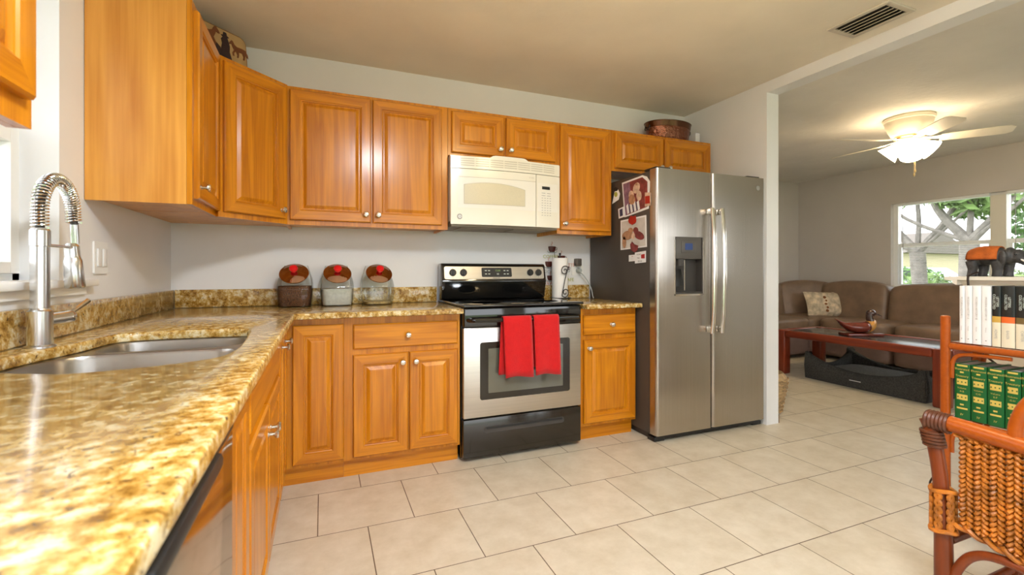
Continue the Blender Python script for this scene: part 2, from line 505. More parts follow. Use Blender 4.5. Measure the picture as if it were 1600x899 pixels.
m.box(XLo, XL, YR, WY0, 0, ZC).box(XLo, XL, WY1, YB, 0, ZC).box(XLo, XL, WY0, WY1, 0, WZ0).box(XLo, XL, WY0, WY1, WZ1, ZC)
struct(m.build('wall_left', smooth=False))
struct(MB('wall_paint').box(XS, XS2, YE, YB, 0, ZC + .1).box(XS, XS2, YB, YLB, 0, ZC + .1).build('wall_right', smooth=False))
struct(MB('wall_paint').box(XS, XS2, YR, YE, 2.386, ZC + .1).build('trim_1', smooth=False))
struct(MB('wall_paint_warm').box(XS2 + .001, XW, YLB, YLB + .15, 0, ZC).build('wall_living', smooth=False))
LWY0, LWY1, LWZ0, LWZ1 = 1.15, 3.681, .90, 1.966
m = MB('wall_paint_warm')
m.box(XW, XW + .15, YR, LWY0, 0, ZC).box(XW, XW + .15, LWY1, YLB + .15, 0, ZC).box(XW, XW + .15, LWY0, LWY1, 0, LWZ0).box(XW, XW + .15, LWY0, LWY1, LWZ1, ZC)
struct(m.build('wall_window', smooth=False))
struct(MB('trim_white').box(XS2, XW, YLB - .012, YLB, 0, .09).build('baseboard_living'))
struct(MB('tray_edge').box(XS2, XS2 + .012, YE + .002, YLB, 0, .06).build('baseboard_right'))

# behind the camera: unseen rear wall; its openings are added to let daylight in
m = MB('wall_paint')
m.box(XL - .2, -.3, YR - .15, YR, 0, ZC).box(2.4, 3.4, YR - .15, YR, 0, ZC).box(-.3, 2.4, YR - .15, YR, 2.1, ZC).box(3.4, 6.0, YR - .15, YR, 2.1, ZC).box(6.0, XW + .2, YR - .15, YR, 0, ZC)
struct(m.build('wall_rear', smooth=False))

# sink window: frame, lower sash, glass, sill, roller tube
m = MB('vinyl')
xg = XL - .13
m.box(xg - .03, xg + .03, WY0, WY0 + .035, WZ0, WZ1).box(xg - .03, xg + .03, WY1 - .035, WY1, WZ0, WZ1)
m.box(xg - .03, xg + .03, WY0, WY1, WZ1 - .035, WZ1).box(xg - .03, xg + .03, WY0, WY1, WZ0, WZ0 + .025)
struct(m.build('window_1'))
win1 = bpy.data.objects['window_1']
m = MB('vinyl')
m.box(xg - .005, xg + .045, WY0 + .036, WY0 + .075, WZ0 + .026, 1.55).box(xg - .005, xg + .045, WY1 - .075, WY1 - .036, WZ0 + .026, 1.55)
m.box(xg - .005, xg + .045, WY0 + .076, WY1 - .076, 1.505, 1.55).box(xg - .005, xg + .045, WY0 + .076, WY1 - .076, WZ0 + .026, WZ0 + .06)
m.build('lower_sash', win1)
MB('pane').box(xg + .012, xg + .016, WY0 + .076, WY1 - .076, WZ0 + .061, 1.504).box(xg - .02, xg - .016, WY0 + .036, WY1 - .036, 1.551, WZ1 - .036).build('glass', win1, smooth=False)
struct(MB('trim_white').box(xg + .046, XL - .0005, WY0 + .001, WY1 - .001, WZ0 - .02, WZ0 + .004, .004).box(XL + .0005, XL + .035, WY0 - .25, WY1 + .20, WZ0 - .022, WZ0 + .002, .004).box(XL + .0005, XL + .012, WY0 - .2, WY1 + .16, WZ0 - .05, WZ0 - .023).build('trim_2'))
t = thing('roller_blind', 'white rolled-up roller blind at the top of the sink window', 'blind', (xg + .07, 1.48, 2.13))
MB('vinyl').cyl((xg + .075, WY0 + .03, 2.15), (xg + .075, WY1 - .03, 2.15), .024).build('roll', t)
for a in (WY1 - .028, WY0 + .002): MB('plastic_white').box(xg + .05, xg + .1, a, a + .026, 2.12, 2.198).build('bracket', t)

# living-room window: two units with a mullion between
m = MB('vinyl')
xg2 = XW + .085
ym = 2.665
m.box(xg2 - .03, xg2 + .03, LWY1 - .05, LWY1, LWZ0, LWZ1).box(xg2 - .03, xg2 + .03, LWY0, LWY0 + .05, LWZ0, LWZ1)
m.box(xg2 - .03, xg2 + .03, LWY0 + .05, LWY1 - .05, LWZ1 - .03, LWZ1).box(xg2 - .03, xg2 + .03, LWY0 + .05, LWY1 - .05, LWZ0, LWZ0 + .04)
win2 = struct(m.build('window_2'))
MB('cream_white').box(XW + .02, XW + .12, ym - .065, ym + .065, LWZ0 + .041, LWZ1 - .031).build('mullion', win2)
for a, b in ((LWY0 + .051, ym - .066), (ym + .066, LWY1 - .051)):
    f = MB('vinyl').box(xg2 - .02, xg2 + .02, a, b, 1.41, 1.455).box(xg2 - .018, xg2 + .018, a, a + .03, LWZ0 + .041, 1.409).box(xg2 - .018, xg2 + .018, b - .03, b, LWZ0 + .041, 1.409).build('sash', win2)
    MB('pane').box(xg2 - .002, xg2 + .002, a, b, 1.456, LWZ1 - .031).box(xg2 - .002, xg2 + .002, a + .031, b - .031, LWZ0 + .041, 1.409).build('glass', f, smooth=False)
struct(MB('trim_white').box(XW - .03, XW + .05, LWY0 + .002, LWY1 - .002, LWZ0 + .0005, LWZ0 + .02).build('trim_3'))
for a, b, lab in ((ym + .07, LWY1 - .056, 'white mini blind with open slats in the left living room window'), (LWY0 + .056, ym - .07, 'white mini blind with open slats behind the toy elephant')):
    t = thing('mini_blind', lab, 'blind', (XW + .03, (a + b) / 2, LWZ1 - .02), 'mini blinds')
    MB('vinyl').box(XW + .008, XW + .045, a, b, LWZ1 - .03, LWZ1 - .002).build('headrail', t)
    m = MB('vinyl')
    for k in range(24):
        z = .955 + k * .0195
        m.box(XW + .014, XW + .038, a + .01, b - .01, z, z + .0008)
    m.build('slats', t, smooth=False)
    MB('print_grey').cyl((XW + .004, b - .07, LWZ1 - .03), (XW + .004, b - .075, 1.36), .0035, seg=6).build('wand', t)

# ------------------------------------------------------------------ kitchen cabinets
def fillhole(mb, outer, holes, z0, z1, bev=0):
    b = bmesh.new(); es = []
    for lp in [outer] + holes:
        vs = [b.verts.new((p[0], p[1], z1)) for p in lp]
        es += [b.edges.new((vs[i], vs[(i + 1) % len(vs)])) for i in range(len(vs))]
    bmesh.ops.triangle_fill(b, use_beauty=True, use_dissolve=False, edges=es)
    if z0 is not None:
        r = bmesh.ops.extrude_face_region(b, geom=list(b.faces))
        for v in [g for g in r['geom'] if isinstance(g, bmesh.types.BMVert)]: v.co.z = z0
        bmesh.ops.recalc_face_normals(b, faces=b.faces)
        if bev:
            ed = [e for e in b.edges if len(e.link_faces) == 2 and e.calc_face_angle(0) > 1.2 and abs(e.verts[0].co.z - e.verts[1].co.z) < 1e-5]
            bmesh.ops.bevel(b, geom=ed, offset=bev, segments=2, affect='EDGES', profile=.5)
    mb.merge(b)

def knob(parent, p, n):
    m = MB('nickel')
    m.lathe([(.001, 0), (.010, 0), (.010, .003), (.006, .005), (.0055, .015), (.010, .019), (.0155, .023), (.0165, .028), (.013, .033), (.006, .035), (.001, .0355)], p, 18, n)
    return m.build('knob', parent)

DOOR = [(0, 0), (0, .014), (.005, .020), (.052, .020), (.0555, .0155), (.060, .0145), (.0625, .008), (.068, .008), (.084, .0165), (.088, .0172)]
SLAB = [(0, 0), (0, .012), (.004, .016), (.012, .019)]
def panel(name, parent, o, w, h, n, prof=DOOR, knobs=(), horiz=False):
    """door or drawer front. o = lower left corner seen from the front, n = outward normal (2-D)"""
    n = Vector((n[0], n[1], 0)).normalized(); r = Vector((-n.y, n.x, 0)); u = Vector((0, 0, 1)); o = Vector(o)
    m = MB('oak_v', 'oak_h')
    sc = min(1, (min(w, h) * .36) / .088)
    rings = []
    for ins, hh in prof:
        i = ins * (sc if ins > .01 else 1)
        rings.append([o + r * a + u * b + n * hh for a, b in ((i, i), (w - i, i), (w - i, h - i), (i, h - i))])
    V = [[m.bm.verts.new(p) for p in q] for q in rings]
    for i in range(len(V) - 1):
        for j in range(4):
            f = m.bm.faces.new((V[i][j], V[i][(j + 1) % 4], V[i + 1][(j + 1) % 4], V[i + 1][j]))
            f.material_index = 1 if (horiz or (j in (0, 2) and i < 6)) else 0
    f = m.bm.faces.new(V[-1]); f.material_index = 1 if horiz else 0
    m.bm.faces.new(V[0][::-1])
    bmesh.ops.recalc_face_normals(m.bm, faces=m.bm.faces)
    d = m.build(name, parent, smooth=False)
    for a, b in knobs: knob(d, o + r * a + u * b + n * .0195, n)
    return d

def upper_back(label, x0, x1, z0, z1, doors, depth=.33, group='honey oak wall cabinets', d_in=.02):
    yf = YB - depth
    t = thing('wall_cabinet', label, 'cabinet', ((x0 + x1) / 2, YB - .16, z0), group)
    MB('oak_side').box(x0 + .001, x1 - .001, yf + .018, YB - .002, z0 + .016, z1).box(x0 + .001, x0 + .016, yf + .018, YB - .002, z0, z0 + .016).box(x1 - .016, x1 - .001, yf + .018, YB - .002, z0, z0 + .016).build('body', t, smooth=False)
    MB('oak_v').box(x0, x1, yf, yf + .0175, z0, z1).build('face_frame', t, smooth=False)
    for a, b, zz0, zz1, kn in doors:
        panel('door', t, (a, yf - .0005, zz0), b - a, zz1 - zz0, (0, -1), DOOR, [kn] if kn else [])
    return t
ZU0, ZU1 = 1.366, 2.142
upper_back('wide honey oak wall cabinet left of the white microwave, two tall doors', -.193, .735, ZU0, ZU1,
           [(-.168, .266, 1.392, 2.122, (.404, .045)), (.277, .694, 1.392, 2.122, (.030, .045))])
upper_back('short honey oak wall cabinet directly above the white microwave', .737, 1.512, 1.842, ZU1,
           [(.758, 1.113, 1.860, 2.122, (.325, .045)), (1.127, 1.493, 1.860, 2.122, (.030, .045))])
upper_back('narrow single-door honey oak wall cabinet between microwave and refrigerator', 1.514, 1.962, ZU0, ZU1,
           [(1.534, 1.943, 1.392, 2.122, (.030, .045))])
upper_back('short honey oak cabinet over the refrigerator under the copper tub', 1.964, 2.915, 1.842, ZU1,
           [(1.988, 2.425, 1.862, 2.122, (.405, .035)), (2.44, 2.893, 1.862, 2.122, (.030, .035))])
# left-wall cabinet beside the sink window
t = thing('wall_cabinet', 'honey oak wall cabinet between the sink window and the corner, broad plain side', 'cabinet', (-.64, 2.37, ZU0), 'honey oak wall cabinets')
y0, y1, xf = 2.155, 2.592, -.472
MB('oak_side').box(XL + .002, xf - .019, y0, y1, ZU0 + .016, 2.168).box(XL + .002, xf - .019, y0, y0 + .015, ZU0, ZU0 + .016).build('body', t, smooth=False)
MB('oak_v').box(xf - .018, xf, y0 - .001, y1, ZU0, 2.168).build('face_frame', t, smooth=False)
panel('door', t, (xf + .0005, y0 + .02, 1.392), y1 - y0 - .025, 2.138 - 1.392, (1, 0), DOOR, [(.03, .05)])
# corner cabinet with the diagonal door
t = thing('corner_wall_cabinet', 'honey oak diagonal corner wall cabinet below the horse tray', 'cabinet', (-.5, 2.9, ZU0))
pts = [(XL + .002, YB - .002), (-.196, YB - .002), (-.196, 2.876), (-.474, 2.598), (XL + .002, 2.598)]
MB('oak_side').prism(pts, 'z', ZU0 + .016, ZU1).build('body', t, smooth=False)
a, b = Vector((-.474, 2.596, 0)), Vector((-.194, 2.876, 0)); n = Vector((1, -1, 0)).normalized(); L = (b - a).length
MB('oak_v').prism([tuple((a + n * .001).xy), tuple((b + n * .001).xy), tuple((b + n * .0185).xy), tuple((a + n * .0185).xy)], 'z', ZU0, ZU1).build('face_frame', t, smooth=False)
o = a + n * .019 + (b - a).normalized() * .022
panel('door', t, (o.x, o.y, 1.392), L - .044, .73, (n.x, n.y), DOOR, [(L - .044 - .03, .045)])
# near cabinet at the left edge
t = thing('wall_cabinet', 'honey oak wall cabinet on the near side of the sink window', 'cabinet', (-.64, .9, 1.36), 'honey oak wall cabinets')
MB('oak_side').box(XL + .002, -.509, .60, .965, 1.376, 2.36).build('body', t, smooth=False)
MB('oak_v').box(-.508, -.49, .60, 1.112, 1.362, 2.36).box(-.524, -.509, 1.0, 1.111, 1.362, 2.36).box(XL + .002, -.524, .966, .975, 1.376, 2.36).build('face_frame', t, smooth=False)
panel('door', t, (-.4895, .64, 1.408), .445, .92, (1, 0), DOOR, [])

# base cabinets ---------------------------------------------------------------
ZB0, ZB1 = .1, .862
def carcass(t, x0, x1, y0, y1, front):
    m = MB('oak_side')
    m.box(x0, x1, y0, y1, ZB0, ZB0 + .016)
    if front == 'y':
        m.box(x0, x0 + .016, y0, y1, ZB0 + .016, ZB1).box(x1 - .016, x1, y0, y1, ZB0 + .016, ZB1).box(x0 + .016, x1 - .016, y1 - .01, y1, ZB0 + .016, ZB1)
    else:
        m.box(x0, x1, y0, y0 + .016, ZB0 + .016, ZB1).box(x0, x1, y1 - .016, y1, ZB0 + .016, ZB1).box(x0, x0 + .01, y0 + .016, y1 - .016, ZB0 + .016, ZB1)
    m.build('body', t, smooth=False)
def base_back(label, x0, x1, parts, toe0=None):
    t = thing('base_cabinet', label, 'cabinet', ((x0 + x1) / 2, 2.9, 0), 'honey oak base cabinets')
    carcass(t, x0 + .001, x1 - .001, 2.6185, YB - .003, 'y')
    MB('oak_v').box(x0, x1, 2.60, 2.618, ZB0, ZB1).build('face_frame', t, smooth=False)
    MB('oak_h').box(x0 if toe0 is None else toe0, x1, 2.645, 2.66, 0, ZB0 - .0005).build('toe_kick', t, smooth=False)
    for kind, a, b, z0, z1, kn in parts:
        panel(kind, t, (a, 2.5995, z0), b - a, z1 - z0, (0, -1), SLAB if kind == 'drawer' else DOOR, [kn] if kn else [], kind == 'drawer')
    return t
base_back('honey oak base cabinet left of the stove, one drawer over two doors', .106, .736,
          [('drawer', .150, .720, .690, .822, (.285, .066)), ('door', .150, .437, .118, .660, (.255, .49)), ('door', .445, .720, .118, .660, (.032, .49))])
base_back('narrow honey oak base cabinet between the stove and the refrigerator', 1.541, 1.968,
          [('drawer', 1.557, 1.958, .690, .822, (.203, .066)), ('door', 1.557, 1.958, .118, .660, (.032, .49))])
xf = -.185
t = thing('corner_base_cabinet', 'honey oak corner base cabinet with a tall narrow door beside the drawer', 'cabinet', (-.4, 2.9, 0))
m = MB('oak_side')
m.box(XL + .003, .104, 2.6185, YB - .003, ZB0, ZB0 + .016).box(XL + .003, .104, YB - .013, YB - .003, ZB0 + .016, ZB1)
m.box(XL + .003, -.204, 2.352, 2.618, ZB0, ZB0 + .016)
m.build('body', t, smooth=False)
MB('oak_v').box(-.185, .1055, 2.60, 2.618, ZB0, ZB1).box(-.203, -.1855, 2.352, 2.618, ZB0, ZB1).build('face_frame', t, smooth=False)
MB('oak_h').box(-.24, .1055, 2.645, 2.66, 0, ZB0 - .0005).box(-.255, -.2405, 2.352, 2.66, 0, ZB0 - .0005).build('toe_kick', t, smooth=False)
panel('door', t, (-.140, 2.5995, .118), .244, .71, (0, -1), DOOR)
panel('door', t, (xf + .0005, 2.362, .118), .205, .71, (1, 0), DOOR, [(.11, .65)])
def base_left(label, y0, y1, parts):
    t = thing('base_cabinet', label, 'cabinet', (-.5, (y0 + y1) / 2, 0), 'honey oak base cabinets')
    carcass(t, XL + .003, -.2035, y0 + .001, y1 - .001, 'x')
    MB('oak_v').box(-.203, xf, y0, y1, ZB0, ZB1).build('face_frame', t, smooth=False)
    MB('oak_h').box(-.255, -.240, y0, y1, 0, ZB0 - .0005).build('toe_kick', t, smooth=False)
    for kind, a, b, z0, z1, kn in parts:
        panel(kind, t, (xf + .0005, a, z0), b - a, z1 - z0, (1, 0), SLAB if kind != 'door' else DOOR, [kn] if kn else [], kind != 'door')
base_left('slim honey oak base cabinet between the sink cabinet and the corner', 2.202, 2.350, [('door', 2.208, 2.344, .118, .828, (.07, .65))])
base_left('honey oak sink base cabinet with two doors below the steel sink', 1.302, 2.200,
          [('false_front', 1.32, 2.185, .690, .822, None), ('door', 1.32, 1.748, .118, .660, (.392, .45)), ('door', 1.756, 2.185, .118, .660, (.034, .45))])
base_left('honey oak filler cabinet between the dishwasher and the sink cabinet', 1.034, 1.300, [('door', 1.044, 1.290, .118, .828, None)])

# dishwasher
t = thing('dishwasher', 'dark stainless dishwasher under the near end of the granite counter', 'dishwasher', (-.45, .72, 0))
MB('dark_grey').box(-.76, -.19, .424, 1.03, .02, .855).build('body', t)
MB('steel_dw').box(-.189, -.160, .424, 1.03, .115, .80, .004).build('door', t)
MB('black_plastic').box(-.189, -.158, .424, 1.03, .802, .857, .004).box(-.157, -.135, .50, .80, .812, .838, .008).build('control_strip', t)
MB('black_plastic').box(-.23, -.215, .424, 1.03, .005, .11).build('kick_plate', t)

# countertops
HOLE = smoothpoly([(-.472, 1.232), (-.34, 1.262), (-.25, 1.318), (-.222, 1.40), (-.216, 1.50), (-.222, 1.65), (-.232, 1.80), (-.24, 1.90), (-.265, 1.945), (-.31, 1.96), (-.47, 1.972), (-.58, 1.965), (-.63, 1.94), (-.648, 1.88), (-.655, 1.80), (-.668, 1.72), (-.69, 1.63), (-.708, 1.54), (-.712, 1.46), (-.70, 1.38), (-.665, 1.325), (-.61, 1.29), (-.54, 1.255)], 3)
ZT = .893
t = thing('countertop', 'speckled gold granite countertop wrapping the corner around the sink', 'countertop', (-.4, 1.8, .863))
m = MB('granite')
outer = [(XL + .002, -.55), (-.128, -.55), (-.128, 2.50), (-.124, 2.514), (-.112, 2.522), (.737, 2.522), (.737, YB - .002), (XL + .002, YB - .002)]
fillhole(m, outer, [HOLE], .863, ZT, .006)
m.build('slab', t, angle=50)
MB('granite').box(XL + .002, XL + .022, -.55, YB - .0225, ZT + .0005, .997, .003).build('backsplash', t)
MB('granite').box(XL + .0225, .737, YB - .022, YB - .002, ZT + .0005, .997, .003).build('backsplash', t)
t = thing('countertop', 'short granite countertop piece between the stove and the refrigerator', 'countertop', (1.75, 2.86, .863))
m = MB('granite'); fillhole(m, [(1.539, 2.522), (1.966, 2.522), (1.966, YB - .002), (1.539, YB - .002)], [], .863, ZT, .006); m.build('slab', t, angle=50)
MB('granite').box(1.539, 1.966, YB - .022, YB - .002, ZT + .0005, .997, .003).build('backsplash', t)

# sink
t = thing('kitchen_sink', 'undermount stainless double bowl sink set in the granite counter', 'sink', (-.45, 1.6, .68))
cx = sum(p[0] for p in HOLE) / len(HOLE); cy = sum(p[1] for p in HOLE) / len(HOLE)
flo = [Vector((cx + (p[0] - cx) * 1.045, cy + (p[1] - cy) * 1.035)) for p in HOLE]
near = smoothpoly([(-.47, 1.245), (-.34, 1.272), (-.262, 1.325), (-.234, 1.40), (-.229, 1.50), (-.234, 1.60), (-.262, 1.672), (-.33, 1.688), (-.47, 1.69), (-.60, 1.688), (-.655, 1.66), (-.682, 1.60), (-.698, 1.52), (-.698, 1.45), (-.685, 1.39), (-.65, 1.34), (-.60, 1.302), (-.54, 1.268)], 3)
far = smoothpoly([(-.47, 1.722), (-.33, 1.722), (-.27, 1.738), (-.243, 1.80), (-.252, 1.88), (-.272, 1.925), (-.32, 1.945), (-.47, 1.956), (-.57, 1.95), (-.612, 1.93), (-.632, 1.88), (-.637, 1.80), (-.62, 1.738), (-.57, 1.724)], 3)
m = MB('sink_steel'); fillhole(m, flo, [near, far], .856, .8625); m.build('rim', t)
for lp, dep in ((near, .66), (far, .70)):
    c = Vector((sum(p[0] for p in lp) / len(lp), sum(p[1] for p in lp) / len(lp)))
    def ring(k, z): return [Vector((c.x + (p[0] - c.x) * k, c.y + (p[1] - c.y) * k, z)) for p in lp]
    m = MB('sink_steel'); m.loft([ring(1.0, .861), ring(.985, .852), ring(.955, dep + .04), ring(.93, dep + .015), ring(.86, dep), ring(.2, dep - .004)], cap=False)
    b = m.build('bowl', t, angle=60)
    MB('chrome_worn').lathe([(.001, 0), (.045, 0), (.045, .004), (.036, .006), (.034, -.0), (.001, -.001)], (c.x, c.y, dep - .003), 24).build('drain', b)

# faucet
fx, fy = -.724, 1.684
t = thing('kitchen_faucet', 'chrome spring-neck faucet with pull-down spray head behind the sink', 'faucet', (fx, fy, ZT))
MB('chrome_worn').lathe([(.001, 0), (.034, 0), (.034, .004), (.027, .008), (.027, .10), (.022, .104), (.021, .108), (.001, .108)], (fx, fy, ZT + .0005), 28).build('base', t)
MB('chrome_worn').lathe([(.001, .0), (.0205, .0), (.0205, .17), (.022, .172), (.022, .215), (.018, .22), (.001, .22)], (fx, fy, ZT + .109), 28).build('riser', t)
arch = [(fx, fy, 1.225), (fx, fy, 1.262)] + [(fx, fy + .0925 - .0925 * math.cos(a), 1.277 + .097 * math.sin(a)) for a in [math.pi * k / 14 for k in range(15)]] + [(fx + .002, fy + .186, 1.255)]
sp = spline(arch, 6)
MB('dark_grey').tube(sp + [Vector((fx + .002, fy + .19, 1.19))], .010, 10).build('hose', t)
# coil wound round the arch
dist = [0]
for i in range(1, len(sp)): dist.append(dist[-1] + (sp[i] - sp[i - 1]).length)
turns = 42; pts = []; nn = turns * 12
for k in range(nn + 1):
    d = dist[-1] * k / nn; i = max(j for j in range(len(dist)) if dist[j] <= d + 1e-9); i = min(i, len(sp) - 2)
    f = (d - dist[i]) / max(1e-9, dist[i + 1] - dist[i]); p = sp[i].lerp(sp[i + 1], f); tg = (sp[i + 1] - sp[i]).normalized()
    sx = Vector((1, 0, 0)); up = tg.cross(sx).normalized(); sx = up.cross(tg)
    a = 2 * math.pi * turns * k / nn
    pts.append(p + (sx * math.cos(a) + up * math.sin(a)) * .0175)
MB('chrome').tube(pts, .0028, 6).build('spring', t)
hx, hy = fx + .003, fy + .19
MB('chrome').tube([(fx + .002, fy + .186, 1.25), (hx, hy, 1.19)], .011, 12).build('hose_sleeve', t)
MB('chrome_worn').lathe([(.001, 0), (.024, 0), (.0255, .004), (.023, .085), (.0205, .092), (.0195, .10), (.0195, .13), (.012, .14), (.001, .14)], (hx, hy, 1.052), 24, (-.05, -.06, 1)).build('spray_head', t)
MB('chrome').tube([(fx, fy + .021, 1.178), (hx, hy - .026, 1.178)], .0045, 10).build('holder_arm', t)
MB('chrome_worn').cyl((fx + .004, fy + .0265, .965), (fx + .028, fy + .075, .968), .019, .020).ell((fx + .030, fy + .079, .969), (.0195, .0195, .0195)).build('valve', t)
MB('chrome').tube([(fx + .032, fy + .086, .979), (fx + .047, fy + .155, 1.012)], .007, 10, rad=[.0065, .0085]).build('lever', t)

# ------------------------------------------------------------------ stove
sx0, sx1 = .744, 1.523
t = thing('stove', 'freestanding black and stainless electric range between the base cabinets', 'stove', ((sx0 + sx1) / 2, 2.86, 0))
MB('black_enamel').box(sx0, sx1, 2.60, 3.175, .022, .895).box(sx0 + .03, sx0 + .08, 2.63, 2.68, 0, .022).box(sx1 - .08, sx1 - .03, 2.63, 2.68, 0, .022).box(sx0 + .03, sx1 - .03, 3.1, 3.15, 0, .022).build('body', t)
MB('black_gloss').box(sx0 - .003, sx1 + .003, 2.535, 3.09, .896, .912, .006, 3).build('cooktop', t)
for bx, by, br in ((.93, 2.69, .10), (1.34, 2.69, .078), (.93, 2.94, .078), (1.34, 2.94, .10)):
    MB('burner').lathe([(br - .004, 0), (br, 0), (br, .0006), (br - .004, .0006), (br - .004, 0)], (bx, by, .9122), 40).build('burner_ring', t)
# back guard: black hood with a steel face tilted back
bgp = [(3.085, .9125), (3.072, .985), (3.058, 1.035), (3.062, 1.045), (3.083, 1.143), (3.10, 1.158), (3.165, 1.158), (3.18, 1.143), (3.18, .90)]
MB('black_gloss').prism(bgp, 'x', sx0, sx1, .006).build('backguard', t)
bg_o = bpy.data.objects['backguard']
d = Vector((0, .021, .098)).normalized(); nrm = Vector((0, -d.z, d.y))
def bgpt(x, s, off=0): return Vector((x, 3.0615, 1.0445)) + d * s + nrm * off
def bgF(x, s, off=0): return frame(bgpt(x, s, off), (1, 0, 0), d)
def rrect(w, h, r, k=5):
    out = []
    for cx_, cy_, a0 in ((w / 2 - r, h / 2 - r, 0), (-w / 2 + r, h / 2 - r, 90), (-w / 2 + r, -h / 2 + r, 180), (w / 2 - r, -h / 2 + r, 270)):
        for i in range(k + 1):
            a = R(a0 + 90 * i / k); out.append((cx_ + r * math.cos(a), cy_ + r * math.sin(a)))
    return out
def plate(mb, M, w, h, r, th):
    mb.M = M; mb.prism(rrect(w, h, r), 'z', 0, th); mb.M = None; return mb
xc = (sx0 + sx1) / 2
m = MB('steel_h'); plate(m, bgF(xc, .049, -.002), sx1 - sx0 - .035, .088, .012, .006); m.build('control_panel', t)
m = MB('black_plastic'); plate(m, bgF(xc + .005, .052, .0045), .225, .066, .008, .002)
m.use('lcd_green').text('12:00', .018, bgF(xc + .012, .064, .0067))
m.use('print_pale')
for ix in (-.082, -.058, .058, .082):
    for iz in (.040, .064): m.M = bgF(xc + .005 + ix, iz, .0067); m.box(-.007, .007, -.003, .003, 0, .0004); m.M = None
for iz in (.036, .043): m.M = bgF(xc + .012, iz, .0067); m.box(-.008, .008, -.0015, .0015, 0, .0004); m.M = None
m.build('display', t)
m = MB('print_dark'); m.text('FRIGIDAIRE', .0105, bgF(xc, .011, .0046)); m.build('maker_name', t)
for kx in (sx0 + .075, sx0 + .150, sx1 - .128, sx1 - .062):
    m = MB('black_plastic'); p = bgpt(kx, .05, .0045)
    m.lathe([(.001, 0), (.024, 0), (.024, .010), (.021, .013), (.001, .013)], p, 22, nrm)
    m.M = bgF(kx, .05, .0175); m.box(-.005, .005, -.020, .020, 0, .008, .002); m.M = None
    k = m.build('knob', t)
    m = MB('print_dark'); m.text('OFF', .006, bgF(kx, .079, .0046)); m.M = bgF(kx, .018, .0046); m.box(-.002, .002, -.002, .002, 0, .0004); m.M = None
    m.build('dial_mark', t)
# oven door
yd = 2.56
od = MB('steel_h').box(sx0 + .003, sx1 - .003, yd, 2.598, .254, .776, .006).build('oven_door', t)
MB('black_gloss').box(sx0 + .003, sx1 - .003, yd - .004, 2.598, .778, .893, .010, 3).build('door_top_trim', od)
wa, wb = aty(750, 526, yd), aty(890, 608, yd)
zt0, zt1 = .355, .690
m = MB('black_enamel'); plate(m, frame(((wa.x + wb.x) / 2, yd - .0002, (zt0 + zt1) / 2), (1, 0, 0), (0, 0, 1)), wb.x - wa.x, zt1 - zt0, .014, .003)
m.build('window_frame', od)
m = MB('oven_glass'); plate(m, frame(((wa.x + wb.x) / 2, yd - .0034, (zt0 + zt1) / 2), (1, 0, 0), (0, 0, 1)), wb.x - wa.x - .10, zt1 - zt0 - .075, .004, .0012)
m.build('window_glass', od)
HYY, HZZ = 2.512, .822
MB('black_gloss').tube(spline([(sx0 + .03, yd - .005, HZZ), (sx0 + .05, HYY, HZZ), (sx0 + .09, HYY - .003, HZZ), (xc, HYY - .004, HZZ), (sx1 - .09, HYY - .003, HZZ), (sx1 - .05, HYY, HZZ), (sx1 - .03, yd - .005, HZZ)], 6), .013, 12).build('handle', od)
dr = MB('black_enamel').box(sx0 + .002, sx1 - .002, yd + .002, 2.598, .026, .246, .006).build('storage_drawer', t)
m = MB('dark_grey'); plate(m, frame((xc, yd + .0018, .178), (1, 0, 0), (0, 0, 1)), .53, .036, .017, .003)
m.use('black_plastic'); plate(m, frame((xc, yd - .0014, .187), (1, 0, 0), (0, 0, 1)), .50, .012, .006, .003); m.build('drawer_pull', dr)

# red towels over the handle
def towel(x0, x1, zb, zbb, lab, skew, back):
    rad = .017; path = []
    prof = [(HYY - .004 - rad, zb + (HZZ - zb) * k / 8) for k in range(9)]
    prof += [(HYY - .004 - rad * math.cos(a), HZZ + rad * math.sin(a)) for a in [math.pi * k / 8 for k in range(1, 8)]]
    prof += [(HYY - .004 + rad, HZZ - (HZZ - zbb) * k / 8) for k in range(0, 9)]
    nx = 10; rows = []
    for i, (y, z) in enumerate(prof):
        row = []
        for j in range(nx + 1):
            f = j / nx; side = 1 if i < 9 else 0
            dz = max(0, HZZ - z)
            row.append(Vector((x0 + (x1 - x0) * f + (skew * dz if i < 12 else back * dz), y - (.006 * math.sin(f * 6.2 + 1) * dz / .35 if i < 12 else 0) - .004 * dz, z + .006 * math.sin(f * 5) * (1 if i == 0 else 0))))
        rows.append(row)
    m = MB('towel_red'); m.loft(rows, closed=False, cap=False)
    o = m.build('dish_towel'); tag(o, lab, 'towel', 'red dish towels')
    s = o.modifiers.new('thick', 'SOLIDIFY'); s.thickness = .005; s.offset = 1
    return o
towel(.965, 1.143, .487, .50, 'red dish towel hanging on the oven handle, left one nearer the drawer cabinet', .035, -.05)
towel(1.157, 1.325, .487, .53, 'red dish towel hanging on the oven handle, right one nearer the refrigerator', .035, .03)

